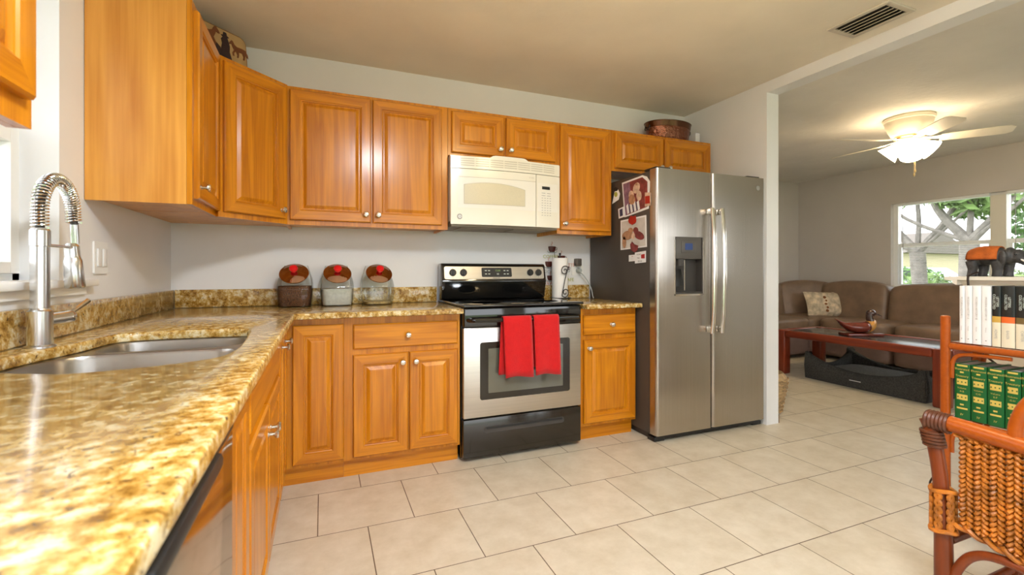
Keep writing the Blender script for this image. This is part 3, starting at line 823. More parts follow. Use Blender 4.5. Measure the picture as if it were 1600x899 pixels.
# ------------------------------------------------------------------ microwave
mx0, mx1, mz0, mz1 = .742, 1.508, 1.400, 1.835
t = thing('microwave', 'white over-the-range microwave above the stove', 'microwave', ((mx0 + mx1) / 2, 3.0, mz0))
YF = 2.825
mc, mh = (mx0 + mx1) / 2, (mx1 - mx0) / 2
def fy_(x, off=0): return YF - .035 * (1 - ((x - mc) / mh) ** 2) - off
def arcprism(mb, x0, x1, z0, z1, yb, off=0, n=16, top=None):
    xs = [x0 + (x1 - x0) * i / n for i in range(n + 1)]
    rows = []
    b = bmesh.new()
    F0 = [b.verts.new((x, fy_(x, off), z0)) for x in xs]; F1 = [b.verts.new((x, fy_(x, off), z1 if top is None else top(x))) for x in xs]
    B0 = [b.verts.new((x, yb, z0)) for x in xs]; B1 = [b.verts.new((x, yb, z1 if top is None else top(x))) for x in xs]
    for i in range(n):
        b.faces.new((F0[i], F0[i + 1], F1[i + 1], F1[i])); b.faces.new((B0[i + 1], B0[i], B1[i], B1[i + 1]))
        b.faces.new((F1[i], F1[i + 1], B1[i + 1], B1[i])); b.faces.new((F0[i + 1], F0[i], B0[i], B0[i + 1]))
    b.faces.new((F0[0], F1[0], B1[0], B0[0])); b.faces.new((F0[n], B0[n], B1[n], F1[n]))
    mb.merge(b); return mb
def patch(mb, x0, x1, zb, zt, off, n=20):
    xs = [x0 + (x1 - x0) * i / n for i in range(n + 1)]
    mb.loft([[Vector((x, fy_(x, off), zb(x))) for x in xs], [Vector((x, fy_(x, off), zt(x))) for x in xs]], closed=False, cap=False)
    # thin rim so that the inset has an edge
    return mb
MB('micro_white').box(mx0, mx1, YF + .012, YB - .004, mz0 + .02, mz1).build('body', t)
MB('micro_under').box(mx0 + .01, mx1 - .01, YF + .02, YB - .01, mz0 - .012, mz0 + .019).box(mx0 + .08, mx0 + .32, YF + .06, YF + .24, mz0 - .018, mz0 - .0125).box(mx1 - .32, mx1 - .08, YF + .06, YF + .24, mz0 - .018, mz0 - .0125).build('underside', t)
xs_ = 1.318
zg = 1.752
dm = arcprism(MB('micro_white'), mx0, xs_ - .002, mz0, zg - .003, YF + .011).build('door', t, angle=20)
cp = arcprism(MB('micro_white'), xs_ + .002, mx1, mz0, zg - .003, YF + .011).build('control_panel', t, angle=20)
gr = arcprism(MB('micro_white'), mx0, mx1, zg + .001, mz1, YF + .011, n=40, top=lambda x: mz1 - .006 + .016 * max(0, min(1, (.13 - abs(x - mc)) / .02))).build('vent_grille', t, angle=20)
m = MB('micro_line')
for r_ in range(4):
    z = zg + .018 + r_ * .014
    for c_ in range(7):
        a = mx0 + .06 + c_ * .0955
        patch(m, a, a + .088, lambda x: z, lambda x: z + .0045, .0012, 3)
m.build('louvers', gr)
m = MB('micro_panel'); patch(m, mx0 + .045, xs_ - .005, lambda x: mz0 + .105, lambda x: zg - .055, .0012); m.build('door_inset', dm)
m = MB('micro_line'); patch(m, mx0 + .080, xs_ - .083, lambda x: mz0 + .128, lambda x: zg - .083 - .035 * ((x - 1.0) / .25) ** 2, .0024)
m.use('micro_window'); patch(m, mx0 + .084, xs_ - .087, lambda x: mz0 + .131, lambda x: zg - .087 - .035 * ((x - 1.0) / .25) ** 2, .0034); m.build('door_window', dm)
m = MB('micro_line'); patch(m, mx0 + .05, xs_ - .003, lambda x: zg - .055, lambda x: zg - .052, .0014); m.build('door_seam', dm)
def mF(x, z, off): return frame((x, fy_(x, off), z), Vector((1, 0.07 * (x - mc) / mh * 2.6, 0)).normalized(), (0, 0, 1))
m = MB('print_grey'); m.lathe([(.001, 0), (.017, 0), (.017, .002), (.001, .002)], (mx0 + .055, fy_(mx0 + .055) - .0002, mz0 + .048), 24, (0, -1, 0))
m.use('label_white').lathe([(.001, 0), (.0115, 0), (.0115, .0006), (.001, .0006)], (mx0 + .055, fy_(mx0 + .055) - .0023, mz0 + .048), 20, (0, -1, 0))
m.use('print_grey').text('GE', .013, mF(mx0 + .055, mz0 + .048, .0032)); m.build('badge', dm)
m = MB('micro_line'); m.text('XL1800', .012, mF(xs_ - .035, zg - .03, .0018)); m.build('lettering', dm)
m = MB('micro_panel'); patch(m, xs_ + .012, mx1 - .02, lambda x: mz0 + .105, lambda x: zg - .058, .0012, 6)
m.use('black_plastic'); patch(m, xs_ + .045, xs_ + .108, lambda x: zg - .098, lambda x: zg - .078, .0022, 4)
m.use('print_grey')
for r_ in range(10):
    z = zg - .125 - r_ * .0165
    for c_ in range(4):
        a = xs_ + .042 + c_ * .021
        if r_ < 2 and c_ in (1, 3): continue
        wd = .030 if r_ < 2 else .011
        patch(m, a, a + wd, lambda x: z, lambda x: z + .0035, .0022, 2)
m.build('keypad', cp)

# ------------------------------------------------------------------ refrigerator
fx0, fx1, fyf, fz = 1.975, 2.936, 2.390, 1.768
t = thing('refrigerator', 'stainless side-by-side refrigerator with dark side against the stub wall', 'refrigerator', (2.45, 2.8, 0))
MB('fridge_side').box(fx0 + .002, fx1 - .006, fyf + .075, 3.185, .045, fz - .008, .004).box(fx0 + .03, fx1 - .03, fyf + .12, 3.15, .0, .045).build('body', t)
MB('black_plastic').box(fx0 + .02, fx1 - .02, fyf + .03, fyf + .115, .012, .044).box(fx0 + .004, fx0 + .09, fyf + .028, fyf + .1, 0, .03, .006).box(fx1 - .09, fx1 - .004, fyf + .028, fyf + .1, 0, .03, .006).build('base_grille', t)
xsplit = 2.441
dx0, dx1, dz0, dz1 = 2.124, 2.355, .955, 1.330     # dispenser
def fdoor(x0, x1, hole=None):
    m = MB('steel')
    poly = []
    r = .022
    yb = fyf + .066
    def arc(cx_, cy_, a0, a1, k=6): return [(cx_ + r * math.cos(R(a0 + (a1 - a0) * i / k)), cy_ + r * math.sin(R(a0 + (a1 - a0) * i / k))) for i in range(k + 1)]
    if not hole:
        poly = arc(x0 + r, fyf + r, 180, 270) + arc(x1 - r, fyf + r, 270, 360) + [(x1, yb), (x0, yb)]
        m.prism(poly, 'z', .046, fz, 0)
    else:
        hx0, hx1, hz0, hz1 = hole
        poly = arc(x0 + r, fyf + r, 180, 270) + arc(x1 - r, fyf + r, 270, 360) + [(x1, yb), (x0, yb)]
        m.prism(poly, 'z', .046, hz0); m.prism(poly, 'z', hz1, fz)
        m.prism(arc(x0 + r, fyf + r, 180, 270) + [(hx0, fyf), (hx0, yb), (x0, yb)], 'z', hz0, hz1)
        m.prism([(hx1, fyf)] + arc(x1 - r, fyf + r, 270, 360) + [(x1, yb), (hx1, yb)], 'z', hz0, hz1)
        bmesh.ops.remove_doubles(m.bm, verts=m.bm.verts, dist=1e-5)
    return m.build('door', t, angle=40)
dl = fdoor(fx0, xsplit - .003, (dx0, dx1, dz0, dz1)); dr_ = fdoor(xsplit + .003, fx1)
dl['label'] = 'left refrigerator door with ice and water dispenser'
ds = MB('dark_grey').box(dx0 + .001, dx1 - .001, fyf + .055, fyf + .065, dz0, dz1).box(dx0 + .0005, dx0 + .006, fyf, fyf + .055, dz0, dz1).box(dx1 - .006, dx1 - .0005, fyf, fyf + .055, dz0, dz1).box(dx0, dx1, fyf, fyf + .055, dz0 + .0005, dz0 + .012).build('dispenser', dl)
# the dispenser parts live under the door (thing > part > sub-part)
MB('mid_grey').box(dx0 + .0065, dx1 - .0065, fyf + .002, fyf + .05, 1.185, dz1 - .0005, .004).build('dispenser_panel', dl)
MB('steel_bright').box(dx0 - .006, dx0 - .0005, fyf - .003, fyf + .004, dz0 - .01, 1.31).box(dx1 + .0005, dx1 + .007, fyf - .003, fyf + .004, dz0 - .01, 1.31).box(dx0 - .006, dx1 + .007, fyf - .003, fyf + .004, dz0 - .012, dz0 - .001).build('dispenser_trim', dl)
m = MB('mid_grey').box(2.175, 2.30, fyf - .001, fyf + .0015, 1.225, 1.30, .0008)
m.use('lcd_blue').box(2.205, 2.268, fyf - .0022, fyf - .0012, 1.245, 1.288); m.build('dispenser_screen', dl)
m = MB('dark_grey').cyl((2.185, fyf + .03, 1.184), (2.185, fyf + .03, 1.14), .03, .026); m.M = frame((2.18, fyf + .035, 1.06), (1, 0, 0), Vector((0, .25, 1)).normalized()); m.use('black_plastic').box(-.035, .035, -.06, .06, -.004, .004, .003); m.M = None
m.build('ice_chute', dl)
m = MB('steel_bright').box(2.243, 2.251, fyf + .05, fyf + .0545, dz0 + .02, 1.18); m.build('water_line', dl)
for side, hx in ((dl, 2.398), (dr_, 2.484)):
    m = MB('steel_bright')
    y = fyf - .004
    pts = spline([(hx, y - .040, 1.525), (hx, y - .055, 1.35), (hx, y - .060, 1.10), (hx, y - .055, .85), (hx, y - .040, .690)], 6)
    rings = []
    for p in pts: rings.append([p + Vector((a * .017, b * .010, 0)) for a, b in [(math.cos(2 * math.pi * k / 14), math.sin(2 * math.pi * k / 14)) for k in range(14)]])
    m.loft(rings)
    m.box(hx - .013, hx + .013, y - .045, y + .003, 1.485, 1.522, .005).box(hx - .013, hx + .013, y - .045, y + .003, .694, .735, .005)
    m.build('handle', side)
m = MB('print_grey').lathe([(.001, 0), (.017, 0), (.017, .002), (.001, .002)], (2.865, fyf - .0002, 1.695), 24, (0, -1, 0)); m.use('steel_bright').text('GE', .014, frame((2.865, fyf - .003, 1.695), (1, 0, 0), (0, 0, 1))); m.build('badge', dr_)
MB('black_plastic').box(fx0 + .02, fx0 + .14, fyf + .03, fyf + .15, fz + .0005, fz + .016, .004).box(fx1 - .14, fx1 - .02, fyf + .03, fyf + .15, fz + .0005, fz + .016, .004).build('hinge_cover', t)

# things stuck on the dark side of the refrigerator (all lie on x = fx0)
XF = fx0 + .0015
def side_quad(mb, pts, off, th=.0012):
    P = [atx(u, v, XF) for u, v in pts]
    mb.prism([(p.y, p.z) for p in P], 'x', XF - off - th, XF - off); return mb
def side_blob(mb, u, v, du, dv, off, n=14, rot=0, th=.0012):
    side_quad(mb, [(u + du * math.cos(a) * math.cos(rot) - dv * math.sin(a) * math.sin(rot), v + du * math.cos(a) * math.sin(rot) + dv * math.sin(a) * math.cos(rot)) for a in [2 * math.pi * k / n for k in range(n)]], off, th)
t = thing('photograph', 'upper snapshot on the refrigerator side, pale dogs with a striped figure', 'photo', atx(994, 305, XF), 'snapshots on the refrigerator')
side_quad(MB('label_white'), [(972, 286), (1004, 274), (1011, 276), (1016, 284), (1014, 326), (976, 340)], .0005).build('print_border', t)
m = MB('photo_maroon'); side_quad(m, [(974, 288), (1004, 277), (1012, 284), (1012, 323), (978, 337)], .0018, .0004)
m.use('photo_violet'); side_quad(m, [(974, 288), (984, 285), (986, 300), (980, 336), (978, 337)], .0022, .0004)
m.use('photo_skin'); side_blob(m, 995, 294, 5, 9, .0026, rot=.3); side_blob(m, 987, 305, 4, 7, .0026); side_blob(m, 999, 306, 4, 8, .0026)
m.use('photo_tan'); side_blob(m, 988, 312, 5, 8, .0030); side_blob(m, 995, 288, 2, 2, .003)
m.use('label_white')
for k in range(4): side_quad(m, [(979 + k * 5.5, 322 - k * 2), (982 + k * 5.5, 318 - k * 2), (984 + k * 5.5, 333 - k * 2), (981 + k * 5.5, 335 - k * 2)], .0032, .0004)
m.use('photo_navy')
for k in range(3): side_quad(m, [(982.5 + k * 5.5, 320 - k * 2), (984 + k * 5.5, 319 - k * 2), (986 + k * 5.5, 332 - k * 2), (984.5 + k * 5.5, 333 - k * 2)], .0034, .0004)
m.build('picture', t)
t = thing('photograph', 'lower snapshot on the refrigerator side, two tan dogs on a pale floor', 'photo', atx(990, 364, XF), 'snapshots on the refrigerator')
side_quad(MB('label_white'), [(970, 345), (1010, 336), (1011, 386), (970, 391)], .0005).build('print_border', t)
m = MB('photo_grey'); side_quad(m, [(972, 347), (1008, 339), (1009, 384), (972, 389)], .0018, .0004)
m.use('photo_tan'); side_blob(m, 981, 368, 9, 7, .0022, rot=-.5); side_blob(m, 976, 379, 3, 9, .0022); side_blob(m, 986, 360, 4, 4, .0024)
m.use('photo_maroon'); side_blob(m, 999, 368, 9, 6, .0024, rot=.6); side_blob(m, 994, 360, 4, 5, .0026)
m.use('photo_skin'); side_blob(m, 990, 369, 3, 5, .0028); m.build('picture', t)
o = MB('magnet_red'); side_blob(o, 989, 345, 6, 6, .0036, th=.004); side_quad(o, [(984, 342), (987, 337), (990, 339), (994, 337), (995, 344), (989, 352)], .0036, .0042)
tag(o.build('magnet'), 'bright red rounded magnet holding the top of the lower snapshot', 'magnet', 'refrigerator magnets')
o = MB('photo_maroon'); side_quad(o, [(986, 382), (989, 378), (992, 382), (998, 384), (997, 391), (993, 395), (987, 391)], .0036, .004)
tag(o.build('magnet'), 'dull maroon leaf magnet at the bottom edge of the lower snapshot', 'magnet', 'refrigerator magnets')
o = MB('label_white'); side_quad(o, [(967, 327), (976, 323), (977, 339), (968, 342)], .0042, .003); o.use('photo_navy'); side_quad(o, [(969.5, 328), (974, 326), (974.5, 337), (970, 339)], .0074, .0006)
tag(o.build('magnet'), 'small white-framed magnet with dark centre at the left of the upper snapshot', 'magnet', 'refrigerator magnets')
o = MB('photo_skin'); side_quad(o, [(1009, 301), (1017, 301), (1018, 321), (1009, 323)], .0042, .003); o.use('magnet_red'); side_quad(o, [(1009.5, 307), (1016.5, 306), (1017, 318), (1009.5, 319)], .0074, .0006)
tag(o.build('magnet'), 'red and white square magnet overlapping the right edge of the upper snapshot', 'magnet', 'refrigerator magnets')
o = MB('paper_white'); side_quad(o, [(957, 319), (961, 300), (966, 296), (969, 303), (967, 312)], .0008, .003); o.use('word_green'); side_blob(o, 963, 304, 2.5, 4, .004, th=.0006); o.use('black_plastic'); side_blob(o, 963, 296, 3.4, 3, .004, th=.001)
tag(o.build('magnet'), 'white leaf-shaped magnet near the back of the refrigerator side', 'magnet', 'refrigerator magnets')
def sideF(u, v, off):
    p = atx(u, v, XF - off); return frame(p, (0, -1, 0), (0, 0, 1))
o = MB('label_white'); side_quad(o, [(983, 399), (993, 398), (993, 408), (983, 409)], .0008, .002); o.use('magnet_red').text('USA', .010, sideF(988, 401, .0035)); o.use('print_grey').text('TROOPS', .006, sideF(988, 405, .0035))
tag(o.build('magnet'), 'small pale magnet tucked behind the lettered magnet, lowest on the refrigerator side', 'magnet', 'refrigerator magnets')
o = MB('label_white'); side_quad(o, [(993, 395), (1010, 392), (1010, 410), (993, 412)], .0034, .002); o.use('print_dark')
o.text('HOME', .015, sideF(998, 398, .006)); o.text('FREE', .013, sideF(997.5, 403.5, .006)); o.text('BRAVE', .015, sideF(1000, 408.5, .006))
o.use('magnet_red'); side_quad(o, [(1003, 398), (1008.5, 397), (1008.5, 404), (1003, 404)], .006, .0006)
tag(o.build('magnet'), 'white magnet lettered HOME FREE BRAVE with a little flag', 'magnet', 'refrigerator magnets')

# ------------------------------------------------------------------ counter things
def canister(x, y, lab, fill, rz):
    t = thing('glass_canister', lab, 'canister', (x, y, ZT + .0005), 'red-knobbed glass canisters')
    def hull(k, z0=0., z1=.245, wx=.088):
        # rounded-square jar whose front shoulder is cut at 45 degrees
        prof = []
        for i in range(13):
            z = .245 * i / 12
            bul = 1 + .10 * math.sin(math.pi * min(1, z / .20)) - .26 * max(0, (z - .15) / .095) ** 1.5
            fr = -.085 * bul
            if z > .125: fr = max(fr, -.090 + (z - .125) * .92)
            prof.append((z, wx * bul, fr, .082 * bul))
        rings = []
        for z, hx, f, bk in prof:
            if z < z0 - 1e-6 or z > z1 + 1e-6: continue
            cy_ = (f + bk) / 2; hy = (bk - f) / 2
            rings.append([Vector((hx * k * math.copysign(abs(math.cos(a)) ** .42, math.cos(a)), cy_ + hy * k * math.copysign(abs(math.sin(a)) ** .42, math.sin(a)), z)) for a in [2 * math.pi * (j + .5) / 36 for j in range(36)]])
        return rings
    MB('jar_glass').loft(hull(1)).build('jar', t, local=True, angle=60)
    if fill:
        mt, hgt = fill
        r = hull(.93, 0, hgt); r[0] = [p + Vector((0, 0, .006)) for p in r[0]]
        o = MB(mt).loft(r).build('contents', t, local=True, angle=60)
    nrm = Vector((0, -.70, .714)); c = Vector((0, -.052, .188))
    m = MB('lid_copper'); m.lathe([(.001, -.004), (.079, -.004), (.081, .0), (.080, .003)] + [(r_, .020 - r_ * r_ / .36) for r_ in (.076, .066, .055, .044, .033, .022, .011, .001)], c + nrm * .012, 40, nrm)
    l = m.build('lid', t, local=True)
    MB('red_plastic').lathe([(.001, 0), (.013, 0), (.012, .010), (.021, .016), (.024, .024), (.021, .033), (.010, .037), (.001, .0375)], c + nrm * .030, 24, nrm).build('knob', l, local=True)
    t.rotation_euler = (0, 0, rz)
canister(-.150, 3.075, 'glass canister filled with brown kibble, nearest the corner', ('kibble', .125), R(-4))
canister(.083, 3.080, 'glass canister with pale grey filling, middle of the three', ('grain', .11), R(2))
canister(.325, 3.085, 'nearly empty glass canister with a few coins, nearest the stove', ('coins', .022), R(6))

# paper towels
px_, py_ = 1.650, 3.085
t = thing('paper_towel_holder', 'black wrought iron paper towel stand with scroll front', 'holder', (px_, py_, ZT))
m = MB('iron').lathe([(.001, .008), (.082, .008), (.085, .011), (.082, .014), (.001, .014)], (px_, py_, ZT), 32)
for k in range(4):
    a = R(45 + 90 * k); m.ell((px_ + .07 * math.cos(a), py_ + .07 * math.sin(a), ZT + .0075), (.009, .009, .0075), 10, 8)
m.build('base', t)
MB('iron').cyl((px_, py_, ZT + .014), (px_, py_, ZT + .335), .005, seg=8).ell((px_, py_, ZT + .34), (.009, .009, .009), 10, 8).build('post', t)
sc_ = []
ux = px_ - .012; uy = py_ - .076
for k in range(30):
    a = .55 * k * .55; rr = .006 + .0011 * k
    sc_.append((ux + .012 - rr * math.cos(a) * .9, uy, ZT + .215 + rr * math.sin(a)))
low = []
for k in range(30):
    a = .55 * k * .55; rr = .006 + .0011 * k
    low.append((ux + .016 + rr * math.cos(a) * .9, uy, ZT + .055 - rr * math.sin(a)))
m = MB('iron').tube(sc_, .0035, 6).tube(low, .0035, 6).tube([sc_[-1], ((sc_[-1][0] + low[-1][0]) / 2 - .004, uy, ZT + .14), low[-1]], .0035, 6).tube([(ux + .015, uy, ZT + .014), (ux + .015, uy + .006, ZT + .012)], .004, 6)
m.build('scroll', t)
t = thing('paper_towel_roll', 'white paper towel roll on the iron stand', 'paper towel', (px_, py_, ZT + .0145))
MB('paper_white').lathe([(.021, 0), (.059, 0), (.060, .003), (.060, .292), (.059, .295), (.021, .295), (.021, 0)], (px_, py_, ZT + .0145), 40).build('roll', t, angle=50)

# wall plaque of stacked coffee cups behind the roll
yp = YB - .003
t = thing('cup_wall_decor', 'metal wall decor of stacked brown coffee cups behind the paper towels', 'wall decor', aty(866, 415, yp))
def cup(u, v, s=1.):
    c = aty(u, v, yp); k = .0052 * s
    m = MB('cup_brown')
    m.loft([[c + Vector((math.cos(a) * r * k, -abs(math.sin(a)) * r * k * .4 - .001, z * k)) for a in [math.pi * j / 10 for j in range(11)]] + [c + Vector((-r * k, .0, z * k)), c + Vector((r * k, 0, z * k))] for r, z in ((3.6, -4.2), (5, -2), (5.8, 1), (6.2, 3.5), (5.2, 4))])
    m.tube([c + Vector((5.2 * k, -.004, 2.5 * k)), c + Vector((8 * k, -.004, 2 * k)), c + Vector((7.6 * k, -.004, -1 * k)), c + Vector((4.8 * k, -.004, -1.6 * k))], .0022, 6)
    b = m.build('cup', t)
    MB('saucer').tube([c + Vector((x * k, -.004, z * k)) for x, z in ((-8, -3), (-6.5, -5), (0, -5.6), (6.5, -5), (8, -3))], .0028, 6).build('saucer', b)
    MB('word_pink').tube(spline([c + Vector((x * k, -.003, z * k)) for x, z in ((0, 5), (-1.2, 7), (.6, 9), (-.6, 11))], 4), .0016, 6).build('steam', b)
cup(862.5, 389.5); cup(877, 404, 1.05); cup(857.5, 413); cup(884, 420, .9); cup(860, 434.5, .9)
def word(u, v, txt, size, mt):
    m = MB(mt); m.M = None; c = aty(u, v, yp); m.text(txt, size, frame((c.x, yp - .003, c.z), (1, 0, 0), (0, 0, 1)), .001); m.build('lettering', t)
word(860, 401.5, 'COFFEE', .038, 'word_green'); word(889, 414.5, 'LATTE', .034, 'word_pink'); word(856, 425, 'MOCHA', .032, 'saucer'); word(889, 437.5, 'CAFE', .036, 'word_green'); word(855, 443, 'JAVA', .042, 'word_pink')
MB('iron').tube([aty(866, 392, yp), aty(869, 415, yp), aty(868, 446, yp)], .002, 6).build('rod', t)

# outlet by the refrigerator, plug adaptor and cord
def wallplate(name, lab, c, u, n, w, h, slots):
    t = thing(name, lab, 'switch' if 'switch' in name else 'outlet', c)
    m = MB('plastic_white'); plate(m, frame(c, u, (0, 0, 1)), w, h, .006, .006); m.build('cover_plate', t)
    for a, b, ww, hh in slots:
        m = MB('plastic_white'); M = frame(Vector(c) + Vector(u) * a + Vector((0, 0, b)) + Vector(n) * .0062, u, (0, 0, 1)); m.M = M; m.box(-ww / 2, ww / 2, -hh / 2, hh / 2, 0, .005, .0015); m.M = None
        m.build('rocker' if 'switch' in name else 'socket', t)
    return t
oc = aty(902, 417, YB - .0005)
wallplate('wall_outlet', 'white wall outlet between the paper towels and the refrigerator', (oc.x, YB - .0005, oc.z), (1, 0, 0), (0, -1, 0), .105, .135, [(0, -.030, .035, .034)])
ac = aty(903, 410, YB - .03)
o = MB('adaptor_brown').box(ac.x - .025, ac.x + .025, YB - .05, YB - .0075, ac.z - .029, ac.z + .029, .006)
o.use('mid_grey').box(ac.x - .012, ac.x + .012, YB - .0515, YB - .0505, ac.z - .012, ac.z + .012); tag(o.build('plug_adaptor'), 'dark square plug-in adaptor in the upper wall socket', 'adaptor')
t = thing('power_cord', 'grey power cord plugged in the lower wall socket beside the refrigerator', 'cord', (oc.x, YB - .03, oc.z - .03))
MB('plug_grey').cyl((oc.x + .0, YB - .0125, oc.z - .030), (oc.x, YB - .045, oc.z - .030), .021, .017).build('plug', t)
cp_ = [aty(905, 424, YB - .05), aty(912, 431, YB - .055), aty(919, 441, YB - .06), aty(924, 452, YB - .07), aty(926, 462, YB - .12)]
cp_.append(Vector((cp_[-1].x - .005, YB - .14, ZT + .005)))
MB('plug_grey').tube(spline(cp_, 6), .0042, 8).build('cable', t)
sc = atx(155.5, 403, XL + .0005)
wallplate('wall_switch', 'white double rocker light switch left of the corner under the cabinet', (XL + .0005, sc.y, sc.z), (0, 1, 0), (1, 0, 0), .118, .125, [(-.024, 0, .034, .068), (.024, 0, .034, .068)])

# on top of the cabinets
c0 = Vector((2.62, 3.035, ZU1))
t = thing('copper_tub', 'oval hammered copper tub on top of the refrigerator cabinet', 'tub', c0)
def oval(r, z): return [c0 + Vector((1.45 * r * math.cos(a), .92 * r * math.sin(a), z)) for a in [2 * math.pi * k / 40 for k in range(40)]]
MB('copper').loft([oval(.118, .0005), oval(.126, .012), oval(.138, .10), oval(.139, .115), oval(.132, .115), oval(.120, .02), oval(.02, .012)]).build('body', t, angle=50)
MB('copper_smooth').loft([oval(.1395, .1155), oval(.142, .12), oval(.145, .150), oval(.149, .158), oval(.145, .162), oval(.140, .150), oval(.137, .1155)], cap=False).build('rim', t)
for s in (-1, 1):
    MB('iron').tube([c0 + Vector((s * .196, .028 * math.cos(a), .118 + .024 * math.sin(a))) + Vector((s * .020 * (1 - math.sin(a)) * .5, 0, 0)) for a in [2 * math.pi * k / 16 for k in range(16)]], .0045, 6, closed=True).build('handle', t)
o = MB('card_white').box(2.842, 2.848, 2.96, 3.09, ZU1 + .0005, ZU1 + .10).box(2.848, 2.886, 2.96, 2.964, ZU1 + .0005, ZU1 + .10)
tag(o.build('folded_card'), 'small white folded card on the cabinet right of the copper tub', 'card')

# tray with horses leaning over the corner cabinet
tl, tr = Vector((-.708, 2.667, 2.1435)), Vector((-.383, 2.961, 2.1435))
rd = (tr - tl).normalized(); ud = Vector((-rd.y * .10, rd.x * .10, 1)).normalized(); W_ = (tr - tl).length; H_ = .262
FT = frame((tl + tr) / 2 + ud * (H_ / 2), rd, ud)
t = thing('serving_tray', 'tan tray with brown horses and dark rider leaning in the corner on the cabinets', 'tray', (tl + tr) / 2)
m = MB('tray_edge'); plate(m, FT @ Matrix.Translation((0, 0, -.012)), W_, H_, .04, .014); m.build('rim', t)
m = MB('tray_tan'); plate(m, FT @ Matrix.Translation((0, 0, .0022)), W_ - .012, H_ - .012, .036, .003); m.build('panel', t)
def relief(mb, pts, cx_, cy_, s, th=.004):
    mb.M = FT @ Matrix.Translation((cx_, cy_, .0055)); mb.prism([(x * s, y * s) for x, y in pts], 'z', 0, th); mb.M = None
HORSE = [(-4, 0), (-3.4, 1.2), (-1.5, 1.5), (1, 1.3), (2.2, 1.9), (3, 3.4), (3.6, 3.7), (4.6, 2.4), (4.9, 1.6), (4.3, 1.5), (3.6, 1.9), (3.2, .6), (2.6, -.6), (3.4, -2.2), (3.2, -3.8), (2.6, -3.8), (2.7, -2.4), (1.6, -1), (.9, -2.6), (1.1, -3.9), (.5, -3.9), (.2, -2.4), (.1, -.9), (-1.6, -.8), (-2.2, -2.4), (-1.9, -3.9), (-2.6, -3.9), (-3, -2.2), (-3.3, -1), (-3.8, -1.6), (-4.6, -2.4), (-4.5, -.8)]
def on_tray(u, v):
    d = ray(u, v); o = Vector((0, 0, CH)); n_ = FT.col[2].xyz; p = o + d * ((FT.translation - o).dot(n_) / d.dot(n_))
    q = FT.inverted() @ p; return q.x, q.y
for (u, v), s, fl in (((320, 50), .0150, 1), ((372, 80), .0112, -1)):
    cx_, cy_ = on_tray(u, v)
    m = MB('tray_brown'); relief(m, [(x * fl, y) for x, y in HORSE], cx_, cy_, s); m.build('carved_horse', t)
m = MB('tray_dark'); cx_, cy_ = on_tray(351, 72)
relief(m, [(-1.6, -5), (-1.8, -2), (-1.2, .5), (-1.5, 2.2), (-.8, 3.2), (-1.5, 3.6), (-.7, 3.9), (-.5, 5), (.5, 5), (.7, 3.9), (1.5, 3.5), (.8, 3.1), (1.2, 2), (1.6, .2), (1.4, -2), (2.2, -5)], cx_, cy_, .0145)
relief(m, [(-3, -3.4), (-3.4, -.5), (-2, .8), (-.6, -.4), (-.2, -3.4)], cx_ - .02, cy_ - .015, .0145)
m.build('carved_rider', t)

# ceiling vent
t = thing('ceiling_vent', 'louvered air vent in the kitchen ceiling beside the beam', 'vent', (2.73, 1.585, ZC))
vx0, vx1, vy0, vy1 = 2.615, 2.845, 1.43, 1.74
MB('vent_dark').box(vx0 + .02, vx1 - .02, vy0 + .02, vy1 - .02, ZC - .002, ZC - .0005).build('duct_shade', t)  # flat dark sheet; its colour stands in for shade behind the slats
MB('vent_paint').box(vx0, vx0 + .028, vy0, vy1, ZC - .010, ZC - .0005, .003).box(vx1 - .028, vx1, vy0, vy1, ZC - .010, ZC - .0005, .003).box(vx0 + .028, vx1 - .028, vy0, vy0 + .028, ZC - .010, ZC - .0005, .003).box(vx0 + .028, vx1 - .028, vy1 - .028, vy1, ZC - .010, ZC - .0005, .003).build('frame', t)
for k in range(5):
    x = vx0 + .048 + k * .034
    m = MB('vent_paint'); m.prism([(x + .021, ZC - .003), (x + .017, ZC - .0025), (x, ZC - .014), (x + .004, ZC - .0155)], 'y', vy0 + .028, vy1 - .028); m.build('slat', t)

# kitchen ceiling lamp (just above the picture)
LX, LY = 1.25, 1.05
t = thing('ceiling_lamp', 'round semi-flush ceiling lamp over the kitchen, above the frame', 'lamp', (LX, LY, ZC))
MB('fan_brass').lathe([(.001, 0), (.07, 0), (.07, -.02), (.012, -.035), (.012, -.10), (.045, -.108), (.045, -.118), (.001, -.12)], (LX, LY, ZC - .0005), 32).build('base', t)
MB('lamp_dome').lathe([(.046, -.122)] + [(.125 * math.sin(R(q)), -.225 + .105 * math.cos(R(q))) for q in range(24, 181, 12)], (LX, LY, ZC), 32).build('lamp_shade', t)
t = thing('ceiling_light_panel', 'white fluorescent ceiling light panel above the camera', 'lamp', (.53, .1, ZC))
MB('trim_white').box(.34, .72, -.22, .42, ZC - .05, ZC - .0005, .006).build('housing', t)
MB('lamp_panel').box(.38, .68, -.17, .37, ZC - .075, ZC - .0505, .01).build('diffuser', t)

